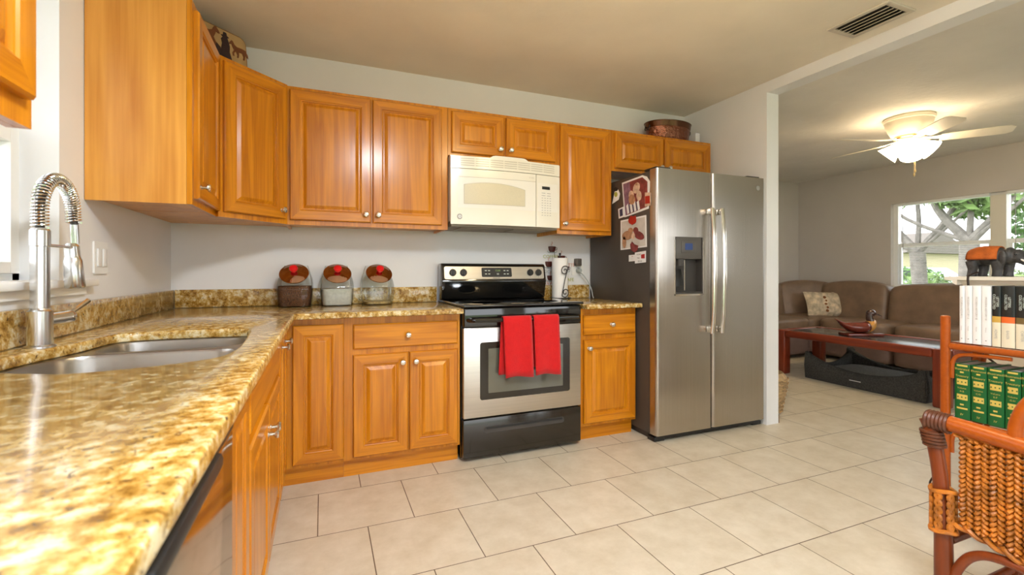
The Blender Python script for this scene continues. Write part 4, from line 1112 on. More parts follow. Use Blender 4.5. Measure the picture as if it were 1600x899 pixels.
# ------------------------------------------------------------------ ceiling fan
fcx, fcy = 4.797, 2.467
t = thing('ceiling_fan', 'cream flush-mount ceiling fan with lit glass shades in the living room', 'fan', (fcx, fcy, ZC))
MB('fan_cream').lathe([(.001, -.0005), (.178, -.0005), (.185, -.012), (.180, -.03), (.172, -.036), (.168, -.06), (.145, -.12), (.125, -.155), (.10, -.168), (.001, -.168)], (fcx, fcy, ZC), 36).build('housing', t)
MB('fan_brass').lathe([(.001, -.169), (.105, -.169), (.11, -.18), (.09, -.192), (.001, -.192)], (fcx, fcy, ZC), 32).build('hub', t)
MB('fan_cream').lathe([(.001, -.193), (.085, -.193), (.09, -.21), (.075, -.245), (.04, -.26), (.001, -.262)], (fcx, fcy, ZC), 32).build('light_kit', t)
for k in range(5):
    a = R(-55 + 72 * k); d_ = Vector((math.cos(a), math.sin(a), 0)); s_ = Vector((-d_.y, d_.x, 0)); zb = ZC - .205
    tilt = (s_ * math.cos(R(13)) - Vector((0, 0, math.sin(R(13))))).normalized(); up = d_.cross(tilt)
    prof = [(.21, .055), (.26, .062), (.56, .072), (.62, .068), (.655, .045)]
    out = [Vector((fcx, fcy, zb)) + d_ * r_ + tilt * w_ for r_, w_ in prof] + [Vector((fcx, fcy, zb)) + d_ * r_ - tilt * w_ for r_, w_ in prof[::-1]]
    m = MB('fan_blade'); m.loft([[p + up * .003 for p in out], [p - up * .003 for p in out]]); b = m.build('blade', t)
    m = MB('fan_cream'); q = Vector((fcx, fcy, zb))
    m.loft([[q + d_ * .09 + tilt * .02 + up * (.012 + e), q + d_ * .17 + tilt * .02 + up * (.004 + e), q + d_ * .27 + tilt * .04 + up * (.0035 + e), q + d_ * .27 - tilt * .04 + up * (.0035 + e), q + d_ * .17 - tilt * .02 + up * (.004 + e), q + d_ * .09 - tilt * .02 + up * (.012 + e)] for e in (0, .004)])
    m.build('blade_arm', b)
for k in range(4):
    a = R(20 + 90 * k); ax = Vector((math.cos(a) * .72, math.sin(a) * .72, -.69)); p = Vector((fcx, fcy, ZC - .225)) + Vector((math.cos(a), math.sin(a), 0)) * .06
    MB('lamp_shade').lathe([(.022, .0), (.030, .012), (.045, .045), (.062, .085), (.078, .118), (.086, .132), (.083, .132), (.074, .115), (.058, .085), (.041, .045), (.026, .012), (.018, .0)], p, 24, ax).build('lamp_shade', t)
for dx_, dy_, ln in ((-.02, -.05, .145), (.055, -.02, .10)):
    MB('fan_brass').cyl((fcx + dx_, fcy + dy_, ZC - .25), (fcx + dx_, fcy + dy_, ZC - .36 - ln), .0018, seg=6).lathe([(.001, 0), (.008, .0), (.008, -.012), (.003, -.026), (.001, -.027)], (fcx + dx_, fcy + dy_, ZC - .36 - ln), 10).build('pull_chain', t)

# ------------------------------------------------------------------ living room furniture
t = thing('sectional_sofa', 'brown leather L-shaped sectional sofa in the living room corner', 'sofa', (6.1, 4.3, 0))
def soft(name, mt, c, d, e=6, puff=0, rot=None, n=10):
    return MB(mt).cushion(c, d, e, puff, n, rot).build(name, t, angle=180)
# bases (divided fronts)
xs0, ys0, xb, yb_ = 5.86, 4.06, 6.70, 4.88
for a, b in ((3.35, 4.18), (4.20, 5.02), (5.04, 5.84)): soft('base', 'leather_base', ((a + b) / 2, (ys0 + yb_) / 2, .20), (b - a, yb_ - ys0, .32), 12)
for a, b in ((1.5, 2.33), (2.35, 3.19), (3.21, 4.04)): soft('base', 'leather_base', ((xs0 + xb) / 2, (a + b) / 2, .20), (xb - xs0, b - a, .32), 12)
soft('base', 'leather_base', ((xs0 + xb) / 2 + .001, (ys0 + yb_) / 2 + .001, .20), (xb - xs0, yb_ - ys0, .32), 12)
for a, b in ((3.35, 4.18), (4.20, 5.02), (5.04, 5.82)): soft('seat_cushion', 'leather', ((a + b) / 2, (ys0 + 4.62) / 2 - .02, .43), (b - a, 4.62 - ys0 + .04, .17), 5, .12)
for a, b in ((1.5, 2.33), (2.35, 3.19), (3.21, 4.02)): soft('seat_cushion', 'leather', ((xs0 + 6.46) / 2 - .02, (a + b) / 2, .43), (6.46 - xs0 + .04, b - a, .17), 5, .12)
soft('seat_cushion', 'leather', (6.16, 4.35, .43), (.66, .60, .17), 5, .12)
for a, b in ((3.35, 4.18), (4.20, 5.02), (5.04, 6.00)): soft('back_cushion', 'leather', ((a + b) / 2, 4.70, .68), (b - a, .30, .52), 8, .2, Matrix.Rotation(R(-9), 3, 'X'))
for a, b in ((1.5, 2.33), (2.35, 3.52)): soft('back_cushion', 'leather', (6.53, (a + b) / 2, .66), (.30, b - a, .52), 8, .2, Matrix.Rotation(R(9), 3, 'Y'))
soft('back_cushion', 'leather', (6.34, 4.53, .67), (.74, .30, .52), 8, .2, Matrix.Rotation(R(-30), 3, 'Z') @ Matrix.Rotation(R(-8), 3, 'X'))
soft('back_cushion', 'leather', (6.53, 3.95, .67), (.30, .84, .52), 8, .2, Matrix.Rotation(R(9), 3, 'Y'))
m = MB('black_plastic')
for x, y in ((3.4, 4.1), (5.9, 4.1), (6.7, 1.6), (5.9, 1.6), (6.7, 4.85), (3.4, 4.85)): m.cyl((x, y, 0), (x, y, .045), .025)
m.build('feet', t)

pc = Vector((6.28, 4.16, .66))
t = thing('throw_pillow', 'small tan patterned throw pillow leaning in the sofa corner', 'pillow', (6.3, 4.16, .53))
rot = Matrix.Rotation(R(-20), 3, 'Z') @ Matrix.Rotation(R(-18), 3, 'X')
m = MB('pillow_fabric'); 
b = bmesh.new(); bmesh.ops.create_grid(b, x_segments=16, y_segments=12, size=1)
top = {}
vs = [v.co.copy() for v in b.verts]; fs = [[v.index for v in f.verts] for f in b.faces]; b.free()
b = bmesh.new(); A = []; Bv = []
for q in vs:
    h = (1 - q.x ** 4) * (1 - q.y ** 4)
    k = 1 + .06 * (abs(q.x * q.y)) ** 2
    for sgn, lst in ((1, A), (-1, Bv)):
        lst.append(b.verts.new(rot @ Vector((q.x * .29 * k, -sgn * (.065 * h ** .6 + .002), q.y * .165 * k)) + pc))
for f in fs:
    b.faces.new([A[i] for i in f]); b.faces.new([Bv[i] for i in f[::-1]])
bmesh.ops.recalc_face_normals(b, faces=b.faces); m.merge(b)
m.build('cover', t, angle=180)
m = MB('pillow_brown')
for k in range(5): m.ell(pc + rot @ Vector((-.07 + .012 * (k % 2), -.064, -.10 + .045 * k)), (.022 if k != 2 else .03, .004, .02), 10, 6, rot)
m.build('flower_pattern', t)

# coffee table
tx0, tx1, ty0, ty1, tz = 4.585, 5.26, 2.10, 3.60, .475
t = thing('coffee_table', 'reddish wood coffee table with dark slate inset top', 'table', ((tx0 + tx1) / 2, (ty0 + ty1) / 2, 0))
m = MB('cherry'); m.box(tx0, tx0 + .07, ty0 + .1, ty1 - .1, tz - .075, tz, .016, 3).box(tx1 - .07, tx1, ty0 + .1, ty1 - .1, tz - .075, tz, .016, 3).box(tx0 + .1, tx1 - .1, ty0, ty0 + .07, tz - .075, tz, .016, 3).box(tx0 + .1, tx1 - .1, ty1 - .07, ty1, tz - .075, tz, .016, 3); m.build('apron', t)
MB('slate').box(tx0 + .071, tx1 - .071, ty0 + .071, ty1 - .071, tz - .03, tz - .006, .003).build('top', t)
for x in (tx0, tx1 - .1):
    for y in (ty0, ty1 - .1): MB('cherry_v').box(x, x + .1, y, y + .1, 0, tz, .014, 3).build('leg', t)

# wooden duck
dc = Vector((4.93, 2.93, tz - .0055)); dd = Vector((CN, -SN, 0)); dn = Vector((SN, CN, 0))
def dp(a, b, c): return dc + dd * a + dn * b + Vector((0, 0, c))
t = thing('wooden_duck', 'carved wooden duck on a dark plinth on the coffee table', 'duck', dc)
m = MB('mallard'); m.M = frame(dc + Vector((0, 0, .016)), dd, dn); m.box(-.185, .165, -.075, .075, -.0155, .012, .008); m.M = None; m.build('plinth', t)
rotd = Matrix((dd, dn, Vector((0, 0, 1)))).transposed()
m = MB('mallard')
def dring(a, cz, ry, rz): return [dp(a, ry * math.cos(x), cz + rz * math.sin(x)) for x in [2 * math.pi * k / 20 for k in range(20)]]
m.loft([dring(-.27, .165, .004, .003), dring(-.235, .145, .018, .010), dring(-.19, .11, .042, .026), dring(-.13, .088, .066, .048), dring(-.06, .082, .075, .055), dring(.01, .084, .072, .056), dring(.05, .088, .062, .055)]); m.build('body', t, angle=180)
m = MB('duck_breast'); m.loft([dring(.045, .088, .063, .056), dring(.08, .095, .055, .062), dring(.105, .105, .045, .058), dring(.125, .115, .028, .042), dring(.135, .118, .006, .01)]); m.build('breast', t, angle=180)
m = MB('duck_head'); m.tube([dp(.085, 0, .135), dp(.075, 0, .165), dp(.07, 0, .19), dp(.078, 0, .215)], .03, 14, rad=[.036, .03, .03, .03]).ell(dp(.09, 0, .222), (.046, .034, .035), 16, 12, rotd)
m.loft([[dp(.125, .017, .224), dp(.125, -.017, .224), dp(.125, -.017, .205), dp(.125, .017, .205)], [dp(.165, .017, .204), dp(.165, -.017, .204), dp(.165, -.017, .196), dp(.165, .017, .196)], [dp(.19, .010, .194), dp(.19, -.010, .194), dp(.19, -.010, .189), dp(.19, .010, .189)]]); m.build('head', t, angle=70)

# dog bed under the table
bx0, bx1, by0, by1 = 4.645, 5.36, 2.27, 3.31
t = thing('dog_bed', 'charcoal felt dog bed with peaked corners under the coffee table', 'dog bed', ((bx0 + bx1) / 2, (by0 + by1) / 2, 0))
def wallz(f): return .135 + .135 * abs(2 * f - 1) ** 2.2
def bedwall(P0, P1, inn):
    m = MB('felt'); n = 16; rows = []
    P0, P1, inn = Vector(P0), Vector(P1), Vector(inn)
    for i in range(n + 1):
        f = i / n; p = P0.lerp(P1, f); z = wallz(f)
        bow = inn * (.04 * math.sin(math.pi * f))
        rows.append([p - bow * .3 + Vector((0, 0, .002)), p - inn * .012 - bow * .3 + Vector((0, 0, z * .5)), p + bow * .4 + Vector((0, 0, z)), p + inn * .03 + bow * .4 + Vector((0, 0, z + .006)), p + inn * .055 + bow * .4 + Vector((0, 0, z - .01)), p + inn * .07 + Vector((0, 0, z * .5)), p + inn * .08 + Vector((0, 0, .002))])
    m.loft(rows); return m.build('side', t, angle=70)
bedwall((bx0, by0, 0), (bx0, by1, 0), (1, 0, 0)); bedwall((bx1, by1, 0), (bx1, by0, 0), (-1, 0, 0))
bedwall((bx1 - .002, by0, 0), (bx0 + .002, by0, 0), (0, 1, 0)); bedwall((bx0 + .002, by1, 0), (bx1 - .002, by1, 0), (0, -1, 0))
MB('felt_inner').cushion(((bx0 + bx1) / 2, (by0 + by1) / 2, .07), (bx1 - bx0 - .18, by1 - by0 - .18, .12), 6, .25, 8).build('mattress', t, angle=180)
m = MB('label_white'); m.box(bx0 - .0225, bx0 - .0195, 2.76, 2.86, .062, .076); m.build('label_tag', t)

# wicker basket behind the stub wall
bc = Vector((3.235, 2.655, 0))
t = thing('wicker_basket', 'tan wicker basket standing behind the end of the stub wall', 'basket', bc)
MB('wicker').lathe([(.001, .0005), (.115, .0005), (.13, .02), (.155, .14), (.172, .24), (.165, .285), (.14, .315), (.13, .305), (.15, .24), (.12, .03), (.001, .02)], bc, 32).build('body', t, angle=70)
m = MB('wicker')
for k in range(9): z = .02 + k * .031; r_ = .132 + .0435 * min(1, z / .24); m.tube([bc + Vector((r_ * math.cos(a), r_ * math.sin(a), z + .004 * math.sin(a * 14 + k * math.pi))) for a in [2 * math.pi * j / 60 for j in range(60)]], .006, 6, closed=True)
m.build('weave', t)

# ------------------------------------------------------------------ white mantel with the elephant
mx, my = 2.87, 1.325
t = thing('mantel', 'white fireplace mantel with moulded shelf behind the rattan bookshelf', 'mantel', (mx + .2, .7, 0))
m = MB('cream_white')
m.prism([(mx, 1.078), (mx, 1.062), (mx + .03, 1.058), (mx + .034, 1.045), (mx + .06, 1.03), (mx + .075, 1.0), (mx + .08, .975), (mx + .42, .975), (mx + .42, 1.078)], 'y', -.15, my - .05, 0)
m.prism([(my - .05, 1.078), (my, 1.078), (my, 1.062), (my - .03, 1.058), (my - .034, 1.045), (my - .045, 1.038), (my - .05, 1.038)], 'x', mx, mx + .42)
m.build('shelf', t)
MB('cream_white').box(mx + .10, mx + .42, .95, my - .075, .0, .9745).build('pilaster', t)
MB('cream_white').box(mx + .14, mx + .42, .20, .9495, .70, .9745).box(mx + .14, mx + .42, .20, .9495, 0, .02).box(mx + .38, mx + .42, .20, .9495, .021, .699).build('surround', t)
MB('cream_white').box(mx + .10, mx + .42, -.10, .1995, .0, .9745).build('pilaster', t)

ex, ez = 3.02, 1.0785
def ep(u, v): q = atx(u, v, ex); return q
ec = ep(1557, 428); ec.z = ez
kk = (atx(1600, 428, ex) - atx(1500, 428, ex)).length / 100      # metres per pixel along y at the elephant
def eq(px, pz, off=0): return Vector((ex + off, ec.y - (px - 1557) * kk, ez + pz))
t = thing('elephant_figurine', 'dark grey elephant lamp figurine with orange blanket on the mantel', 'elephant', ec)
m = MB('elephant_grey')
m.ell(eq(1528, .096), (.048, 15 * kk, .043), 20, 14).ell(eq(1546, .099), (.050, 21 * kk, .043), 20, 14).ell(eq(1562, .096), (.046, 14 * kk, .044), 20, 14)
m.ell(eq(1519, .075), (.036, 7 * kk, .040), 14, 10)
for px_e, off, lean in ((1523, -.026, 1), (1531, .026, 2), (1563, -.026, 0), (1571, .026, .5)):
    m.tube([eq(px_e, .075, off), eq(px_e + lean, .035, off), eq(px_e - .5, .012, off), eq(px_e - .5, .0, off)], .02, 12, rad=[.027, .019, .0185, .021])
m.ell(eq(1578, .100), (.040, 10 * kk, .040), 16, 12).ell(eq(1590, .096), (.032, 10 * kk, .034), 16, 12)
tp = spline([eq(1592, .088), eq(1601, .072), eq(1609, .062), eq(1617, .070), eq(1621, .095), eq(1619, .115)], 5)
m.tube(tp, .02, 12, rad=[.024 - .012 * i / (len(tp) - 1) for i in range(len(tp))])
bdy = remesh(m, 'body', t, .0045, smooth_it=4)
for off in (-1, 1):
    m = MB('elephant_grey'); n_ = 14
    m.ell(eq(1573, .092, off * .043), (.007, 7 * kk, .032), 14, 10, Matrix.Rotation(R(off * 14), 3, 'Z')); m.build('ear', t, angle=180)
    MB('elephant_eye').ell(eq(1590, .104, off * .029), (.004, .005, .004), 10, 8).build('eye', t)
    MB('paper_white').tube([eq(1596, .082, off * .018), eq(1602, .072, off * .022), eq(1607, .072, off * .022)], .004, 8, rad=[.0045, .004, .0015]).build('tusk', t)
m = MB('blanket'); rows = []
for i in range(13):
    px_b = 1517 + (1565 - 1517) * i / 12; f = (px_b - 1541) / 24
    zc, rx, rz = .088, .057 * (1 - .18 * f ** 4), .0575 * (1 - .28 * (f if f < 0 else f * .45) ** 2)
    rows.append([eq(px_b, zc + rz * math.sin(a), rx * math.cos(a)) for a in [R(-4 + 188 * k / 16) for k in range(17)]])
m.loft(rows, closed=False, cap=False)
bl = m.build('blanket', t, angle=180); s_ = bl.modifiers.new('thick', 'SOLIDIFY'); s_.thickness = .004; s_.offset = 1
m = MB('blanket_trim')
for sd in (0, 16): m.tube([r_[sd] for r_ in rows], .004, 8)
m.tube(rows[0], .004, 8); m.build('blanket_trim', t)
cpts = [eq(1536, .02, -.05), Vector((mx + .02, eq(1538, 0).y, 1.084)), Vector((mx - .008, eq(1540, 0).y, 1.07)), Vector((mx - .02, eq(1543, 0).y, 1.0)), Vector((2.80, eq(1548, 0).y, .80)), Vector((2.80, atx(1579, 560, 2.8).y, .64)), Vector((2.80, atx(1592, 590, 2.8).y, .53)), Vector((2.82, .87, .3)), Vector((2.83, .85, .006))]
tag(MB('cord_brown').tube(spline(cpts, 8), .0045, 8).build('lamp_cord'), 'dark brown cord hanging from the elephant down the mantel front', 'cord')

# ------------------------------------------------------------------ rattan bookshelf
rx0, rx1, ry1, ry0 = 2.40, 2.645, 1.104, .34
t = thing('rattan_bookshelf', 'orange rattan bookshelf holding white, black and green books', 'bookshelf', (2.52, .72, 0))
PR = .0165
ZS1, ZS2 = .795, .487
for x in (rx0, rx1):
    for y in (ry0, ry1):
        MB('rattan_pole').cyl((x, y, 0), (x, y, .915 if y == ry1 else .915), PR, seg=16).ell((x, y, .915), (PR, PR, .006), 16, 6).build('post', t)
for z in (ZS1, ZS2, .15):
    m = MB('rattan_pole')
    for x in (rx0, rx1): m.cyl((x, ry0 + PR, z), (x, ry1 - PR, z), .0135, seg=14)
    for y in (ry0, ry1): m.cyl((rx0 + PR, y, z), (rx1 - PR, y, z), .0135, seg=14)
    m.build('rail', t)
    MB('rattan_dark').box(rx0 + .012, rx1 - .012, ry0 + .012, ry1 - .012, z + .0137, z + .0177).build('shelf_board', t)
for z in (ZS1, ZS2):
    for x in (rx0 + .004, rx1):
        for y, s in ((ry1, -1), (ry0, 1)):
            MB('rattan_pole').tube(spline([(x, y + s * .020, z - .13), (x, y + s * .022, z - .07), (x, y + s * .04, z - .037), (x, y + s * .09, z - .026), (x, y + s * .20, z - .024)], 5), .0075, 10).build('brace', t)

def book(label, group, y_hi, y_lo, zb, h, dep, kind, txt=None):
    """spine faces -x at the front of the shelf"""
    yc = (y_hi + y_lo) / 2; w_ = y_hi - y_lo; x0 = rx0 + .004 + (0 if kind != 'white' else .004)
    t = thing('book', label, 'book', (x0 + dep / 2, yc, zb), group)
    cov = {'white': 'book_white', 'green': 'book_green'}.get(kind, 'book_black')
    m = MB(cov)
    a, b = yc - w_ / 2, yc + w_ / 2
    m.box(x0 + .004, x0 + dep, b - .003, b - .0004, zb, zb + h).box(x0 + .004, x0 + dep, a + .0004, a + .003, zb, zb + h)
    # rounded spine
    sp_ = [(x0 + .006, b - .0004)] + [(x0 + .004 - .004 * math.cos(q), yc + (w_ / 2 - .0004) * math.sin(q)) for q in [R(80 - 160 * k / 8) for k in range(9)]] + [(x0 + .006, a + .0004)]
    if kind in ('green', 'white'):
        m.prism(sp_, 'z', zb, zb + h)
    else:
        m.use('book_cream').prism(sp_, 'z', zb, zb + h * .40)
        m.use(kind).prism(sp_, 'z', zb + h * .40, zb + h * .50)
        m.use('book_black').prism(sp_, 'z', zb + h * .50, zb + h)
    m.build('cover', t)
    MB('pages').box(x0 + .0065, x0 + dep - .005, a + .0035, b - .0035, zb + .004, zb + h - .004).build('pages', t)
    F = lambda z: frame((x0 - .0004, yc, z), (0, -1, 0), (0, 0, 1))
    V = lambda z, o=0: frame((x0 - .0006, yc - o, z), (0, 0, -1), (0, -1, 0))
    if kind == 'green':
        m = MB('gilt')
        for f0, f1 in ((.955, .985), (.62, .725), (.345, .445), (.175, .205)):
            m.prism([(x0 - .0002 + .004 - .0043 * math.cos(q), yc + (w_ / 2 - .003) * math.sin(q)) for q in [R(70 - 140 * k / 6) for k in range(7)]] + [(x0 + .004, yc)], 'z', zb + h * f0, zb + h * f1)
        for f0 in (.85, .26): m.M = F(zb + h * f0); m.box(-.006, .006, -.003, .003, 0, .0008); m.M = None
        m.text('Illustrated', .0115, F(zb + h * .905)); m.text('Treasury', .0115, F(zb + h * .78)); m.text('Volume', .009, F(zb + h * .56)); m.text(txt, .009, F(zb + h * .50)); m.text('IV', .012, F(zb + h * .08))
        m.use('book_green')
        for f0 in (.672, .395):
            for dy_ in (-.012, 0, .012): m.M = F(zb + h * f0) @ Matrix.Translation((dy_, 0, .0008)); m.box(-.002, .002, -.0025, .0025, 0, .0004); m.M = None
        m.build('spine_gilding', t)
    elif kind == 'white':
        m = MB('print_grey'); m.text(txt, .0095, V(zb + h * .62)); m.text('Volume', .006, V(zb + h * .26)); m.M = F(zb + .018); m.box(-.002, .002, -.002, .002, 0, .0006); m.M = None; m.build('spine_print', t)
    else:
        m = MB('print_pale'); m.text('COLLECTED', .0105, V(zb + h * .74, -.005)); m.text('LETTERS', .0105, V(zb + h * .74, .005)); m.use('print_grey').text(txt, .011, V(zb + h * .21)); m.build('spine_print', t)
def ys(us, x): return [atx(u, 500, x).y for u in us]
zb1, zb2 = ZS1 + .018, ZS2 + .018
W = ys([1496.5, 1505.5, 1517, 1531, 1547], rx0)
for i, lab in enumerate(('thinnest white-spined book, first from the shelf post', 'second white-spined book from the shelf post', 'third white-spined book from the shelf post', 'widest white-spined book, next to the black and gold one')):
    book(lab, 'white books on the upper shelf', W[i] - .0003, W[i + 1] + .0003, zb1, .232, .17, 'white', ('MODERN HISTORY I', 'MODERN HISTORY II', 'MODERN HISTORY III', 'MODERN HISTORY IV')[i])
W = ys([1548, 1562.5, 1585, 1608], rx0)
for i, (k, lab) in enumerate((('book_gold', 'black and cream book with a gold band, next to the white books'), ('book_orange', 'black and cream book with an orange band'), ('book_olive', 'black and cream book with an olive band, at the right edge'))):
    book(lab, 'black and cream books on the upper shelf', W[i] - .0003, W[i + 1] + .0003, zb1, .234, .17, k, ('ADAMS', 'BAKER', 'CARTER')[i])
W = ys([1489.5, 1515.2, 1541, 1568.5, 1594.5, 1621], rx0)
for i, lab in enumerate(('leftmost green and gold encyclopedia volume, beside the shelf post', 'second green and gold encyclopedia volume from the shelf post', 'third green and gold encyclopedia volume from the shelf post', 'fourth green and gold encyclopedia volume from the shelf post', 'fifth green and gold volume, mostly beyond the right edge')):
    book(lab, 'green volumes on the lower shelf', W[i] - .001, W[i + 1] + .001, zb2, .222, .175, 'green', ('A-B', 'C-D', 'E-F', 'G-H', 'I-K')[i])

# ------------------------------------------------------------------ rattan armchair
ax0, ax1, ay1, ay0 = 1.715, 2.12, .805, .16
t = thing('rattan_chair', 'rattan chair with braided cane back panel and wrapped joints, lower right', 'chair', ((ax0 + ax1) / 2, .48, 0))
for x in (ax0,):
    pts = spline([(x, ay1 - .012, 0), (x, ay1 - .012, .2), (x, ay1 - .01, .36), (x, ay1 - .002, .5), (x, ay1 + .018, .625), (x, ay1 + .026, .655)], 5)
    MB('rattan_dark').tube(pts, .021, 14, rad=[.021 + .002 * math.sin(i * .3) for i in range(len(pts))]).build('leg', t)
    MB('rattan_dark').tube([(x, ay0, 0), (x, ay0, .63)], .021, 14).build('leg', t)
    MB('rattan_pole').tube(spline([(x, ay1 + .022, .650), (x, ay1 - .03, .654), (x, .6, .640), (x, .4, .632), (x, ay0, .628)], 5), .023, 14).build('back_rail', t)
    m = MB('cane_binding')
    for k in range(6): m.tube([(x + .0255 * math.cos(a), ay1 + .024 - k * .0095, .652 + .0255 * math.sin(a)) for a in [2 * math.pi * j / 14 for j in range(14)]], .0055, 6, closed=True)
    for k in range(5): m.tube([(x + .0245 * math.cos(a), ay1 + .018 - k * .002 + .0245 * math.sin(a), .618 - k * .0095) for a in [2 * math.pi * j / 14 for j in range(14)]], .0055, 6, closed=True)
    m.build('binding', t)
    MB('rattan_dark').tube(spline([(x, ay1 - .032, .17), (x, ay1 - .045, .235), (x, ay1 - .08, .292), (x, ay1 - .14, .316), (x, ay1 - .26, .312), (x, ay0 + .2, .31), (x, ay0 + .07, .26), (x, ay0 + .02, .17)], 6), .0125, 12).build('stretcher', t)
    # braided panel: pairs of twisted strands in vertical plaits
    m = MB('cane')
    ncol = 34; y_hi, y_lo = ay1 - .05, ay0 + .03; pit = (y_hi - y_lo) / ncol
    for c_ in range(ncol):
        yc = y_hi - pit * (c_ + .5); f = (y_hi - yc) / (y_hi - y_lo)
        ztop = .622 - .004 * f; zbot = .378 - .045 * min(1, f * 3) - .004 * math.sin(c_)
        for s_ in (0, 1):
            n_ = 72; hand = 1 if c_ % 2 else -1; amp = pit * .27
            m.tube([(x + .010 * math.cos(2 * math.pi * (i / n_ * 9) + s_ * math.pi), yc + hand * amp * math.sin(2 * math.pi * (i / n_ * 9) + s_ * math.pi), ztop + (zbot - ztop) * i / n_) for i in range(n_ + 1)], pit * .33, 6)
    m.build('woven_panel', t)
    m = MB('cane')
    for dz, ph in ((0, 0), (0, math.pi)):
        m.tube([(x + .009 * math.cos(i * .5 + ph), y_hi + .01 - (y_hi - y_lo + .01) * i / 90, .378 - .045 * min(1, 3 * i / 90) - .010 + .007 * math.sin(i * .5 + ph)) for i in range(91)], .0065, 6)
        m.tube([(x + .007 * math.cos(i * .6 + ph), y_hi + .01 - (y_hi - y_lo + .01) * i / 90, .628 + .005 * math.sin(i * .6 + ph)) for i in range(91)], .005, 6)
    m.build('panel_border', t)
    m = MB('cane')
    for c_ in range(6):
        a0 = 2 * math.pi * c_ / 6
        for s_ in (0, 1):
            m.tube([(x + .027 * math.cos(a0 + .2 * math.sin(i * .7 + s_ * math.pi)), ay1 - .011 + .027 * math.sin(a0 + .2 * math.sin(i * .7 + s_ * math.pi)), .45 - .115 * i / 24) for i in range(25)], .0058, 6)
    for z in (.452, .334): m.tube([(x + .029 * math.cos(a), ay1 - .011 + .029 * math.sin(a), z + .004 * math.sin(a * 2)) for a in [2 * math.pi * j / 16 for j in range(16)]], .0065, 6, closed=True)
    m.build('leg_wrap', t)
for y in (ay1 - .012, ay0): MB('rattan_dark').cyl((ax0 + .022, y, .30), (ax1 - .022, y, .30), .016, seg=12).cyl((ax0 + .022, y, .12), (ax1 - .022, y, .12), .012, seg=12).build('cross_rail', t)
m = MB('cane'); m.cushion(((ax0 + ax1) / 2, (ay0 + ay1) / 2, .355), (ax1 - ax0 - .07, ay1 - ay0 - .07, .07), 8, .2, 6); m.build('seat', t)
MB('rattan_pole').tube(spline([(ax0 + .004, .640, .655), (ax0 + .006, .636, .70), (ax0 + .008, .615, .755), (ax0 + .01, .57, .80), (ax0 + .01, .48, .82), (ax0 + .01, .39, .80), (ax0 + .008, .345, .755), (ax0 + .006, .324, .70), (ax0 + .004, .32, .65)], 5), .017, 12).build('hoop', t)
for y in (ay1 - .012, ay0):
    MB('rattan_dark').tube([(ax1, y, 0), (ax1, y, .405)], .021, 14).ell((ax1, y, .405), (.021, .021, .008), 14, 6).build('leg', t)
MB('rattan_pole').cyl((ax1, ay0 + .02, .37), (ax1, ay1 - .032, .37), .016, seg=12).build('seat_rail', t)
tag(MB('cord_brown').tube(spline([atx(1466, 742, 1.79), atx(1458, 746, 1.78), atx(1453, 755, 1.78), atx(1457, 764, 1.78), atx(1466, 770, 1.79), atx(1474, 800, 1.79), Vector((1.83, .85, .15)), Vector((1.86, .87, .004)), Vector((1.95, .93, .004))], 6), .0028, 6).build('floor_cord'), 'thin black cord looping up beside the rattan chair leg', 'cord')

# ------------------------------------------------------------------ outside
struct(MB('lawn').box(-60, 60, -60, 60, -.35, -.15).build('ground', smooth=False))
struct(MB('paving').box(10.5, 13.5, -40, 40, -.149, -.12).build('pavement', smooth=False))
def leafcloud(mb, c, r, n, s):
    for _ in range(n):
        while True:
            p = Vector((random.uniform(-1, 1), random.uniform(-1, 1), random.uniform(-1, 1)))
            if .35 < p.length < 1: break
        p = Vector(c) + Vector((p.x * r[0], p.y * r[1], p.z * r[2]))
        a = Vector((random.gauss(0, 1), random.gauss(0, 1), random.gauss(0, 1))).normalized(); b = a.orthogonal().normalized()
        k = s * random.uniform(.6, 1.3)
        mb.face([p - a * k, p - b * k * .45, p + a * k, p + b * k * .45])
def tree(x, y, lab, h, lean, crown, n, mt):
    t = thing('tree', lab, 'tree', (x, y, -.15), 'trees outside the living room')
    m = MB('bark'); base = Vector((x, y, -.15)); top = base + Vector((lean[0], lean[1], h))
    fork = base.lerp(top, .38)
    m.tube([base, base.lerp(fork, .5), fork], .25, 12, rad=[.22, .16, .17])
    for k, (dx_, dy_, dz_, r_) in enumerate(((0, .95, 1.9, .11), (.2, -1.0, 2.0, .10), (-.5, 1.9, 1.5, .05), (.3, .3, 2.4, .07), (-.3, -1.7, 1.6, .045))):
        e = fork + Vector((dx_, dy_, dz_)); mid = fork.lerp(e, .5) + Vector((0, .1 * (-1) ** k, -.15))
        m.tube(spline([fork, mid, e, e + Vector((dx_ * .3, dy_ * .4, .7))], 4), r_, 8, rad=[r_ * (1 - .75 * i / 12) for i in range(13)])
    m.build('trunk', t)
    m = MB(mt)
    for c, r in crown: leafcloud(m, base + Vector(c), r, n, .16)
    m.build('foliage', t, smooth=False)
tree(14.5, 7.15, 'forked street tree with pale trunk in the left window pane', 4.6, (0, .3), [((.6, -1.0, 3.0), (.9, .8, .45)), ((.3, .9, 3.5), (1.2, 1.2, .5))], 420, 'leaf_light')
tree(13.2, 5.70, 'slimmer tree with pale trunk just left of the window mullion', 5.0, (.1, -.1), [((0, -.1, 3.1), (.6, .8, .5))], 380, 'leaf_light')
tree(17.5, 5.2, 'dense leafy green tree seen right of the window mullion', 4.2, (0, 0), [((0, .4, 2.7), (1.3, 1.4, 1.1)), ((.3, -1.4, 2.2), (1.2, 1.3, 1.2))], 1100, 'leaf')
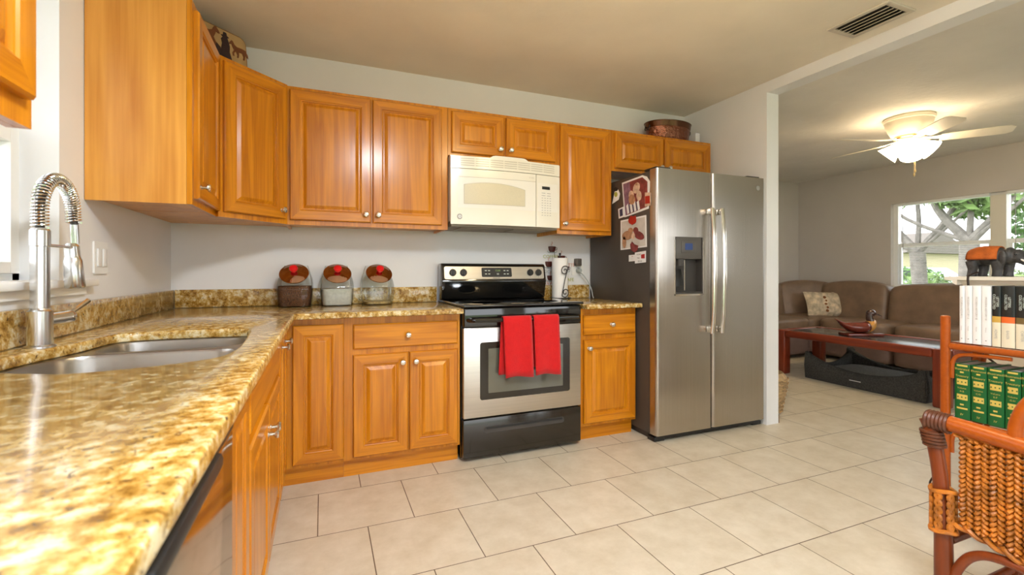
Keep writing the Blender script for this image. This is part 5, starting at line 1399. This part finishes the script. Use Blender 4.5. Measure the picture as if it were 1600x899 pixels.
for i, (x, y, r, lab, mt) in enumerate(((20.6, 10.4, 1.0, 'dark green round bush beyond the street, farthest left in the window', 'leaf'), (17.6, 8.6, .8, 'light green bush beside the parked car', 'leaf_light'), (18.8, 7.3, .9, 'light green bush behind the forked tree', 'leaf_light'), (12.0, 4.25, .8, 'green bush outside behind the elephant figurine', 'leaf_light'))):
    t = thing('bush', lab, 'bush', (x, y, -.15), 'bushes outside the living room')
    m = MB(mt); leafcloud(m, (x, y, r * .7 - .1), (r, r, r * .75), 700, .11); m.build('foliage', t, smooth=False)
    MB('bark').cyl((x, y, -.15), (x, y, r * .7), .05, .02, 8).build('stem', t)
t = thing('house', 'pale yellow house with low roof across the street', 'house', (42, 23.5, -.15))
MB('house_wall').box(38, 46, 20, 27, -.149, 2.4).build('wall', t); MB('house_roof').prism([(37.5, 2.41), (46.5, 2.41), (42, 4.0)], 'y', 19.5, 27.5).build('roof', t)
t = thing('car', 'silver car parked across the street', 'car', (23.5, 11.7, -.15))
m = MB('car_silver'); m.prism([(y + 2.5, z) for y, z in [(7.2, .15), (7.15, .5), (7.4, .72), (8.0, .80), (8.6, 1.25), (10.0, 1.28), (10.7, .85), (11.2, .75), (11.25, .2)]], 'x', 22.7, 24.3, .05); m.build('body', t)
m = MB('car_glass'); m.prism([(10.62, .82), (11.16, 1.19), (12.45, 1.21), (13.0, .84)], 'x', 22.68, 24.32); m.build('windows', t)
for y in (10.45, 12.95): MB('tyre').cyl((22.66, y, .15), (24.34, y, .15), .30, seg=20).build('wheel', t)
# outside the sink window: a weathered bench with odds and ends
t = thing('garden_bench', 'pale potting bench outside the sink window', 'bench', (-1.45, 1.75, -.15))
MB('bench_wood').box(-1.75, -1.20, 1.0, 2.6, 1.06, 1.09).build('top', t); MB('bench_wood').box(-1.75, -1.45, 1.0, 2.6, 1.20, 1.225).build('shelf', t)
for x in (-1.73, -1.25):
    for y in (1.05, 2.52): MB('bench_wood').box(x, x + .05, y, y + .05, -.149, 1.0595 if x > -1.5 else 1.199).build('leg', t)
o = MB('pot_rust').lathe([(.001, 0), (.035, 0), (.05, .07), (.055, .075), (.055, .09), (.045, .09), (.04, .02), (.001, .015)], (-1.32, 1.93, 1.0905), 20); tag(o.build('flower_pot'), 'small rust-coloured pot outside the sink window on the bench', 'pot')
o = MB('pot_yellow').lathe([(.001, 0), (.05, 0), (.075, .03), (.07, .06), (.045, .08), (.001, .085)], (-1.60, 2.18, 1.2255), 20); tag(o.build('gourd'), 'round yellow gourd outside the sink window on the upper bench board', 'gourd')
o = MB('cord_green').tube(spline([(xg + .055, 1.30, 1.175), (xg + .06, 1.50, 1.215), (xg + .06, 1.70, 1.235), (xg + .065, 1.76, 1.225)], 6), .003, 8).box(xg + .055, xg + .075, 1.752, 1.772, 1.175, 1.222, .004)
o.tube(spline([(xg + .05, 1.31, 1.176), (xg + .05, 1.2, 1.14), (xg + .06, 1.1, 1.08), (XL - .03, 1.09, WZ0 + .0075)], 5), .003, 6)
tag(o.build('light_cord'), 'thin dark cord with a green plug in front of the sink window', 'cord')
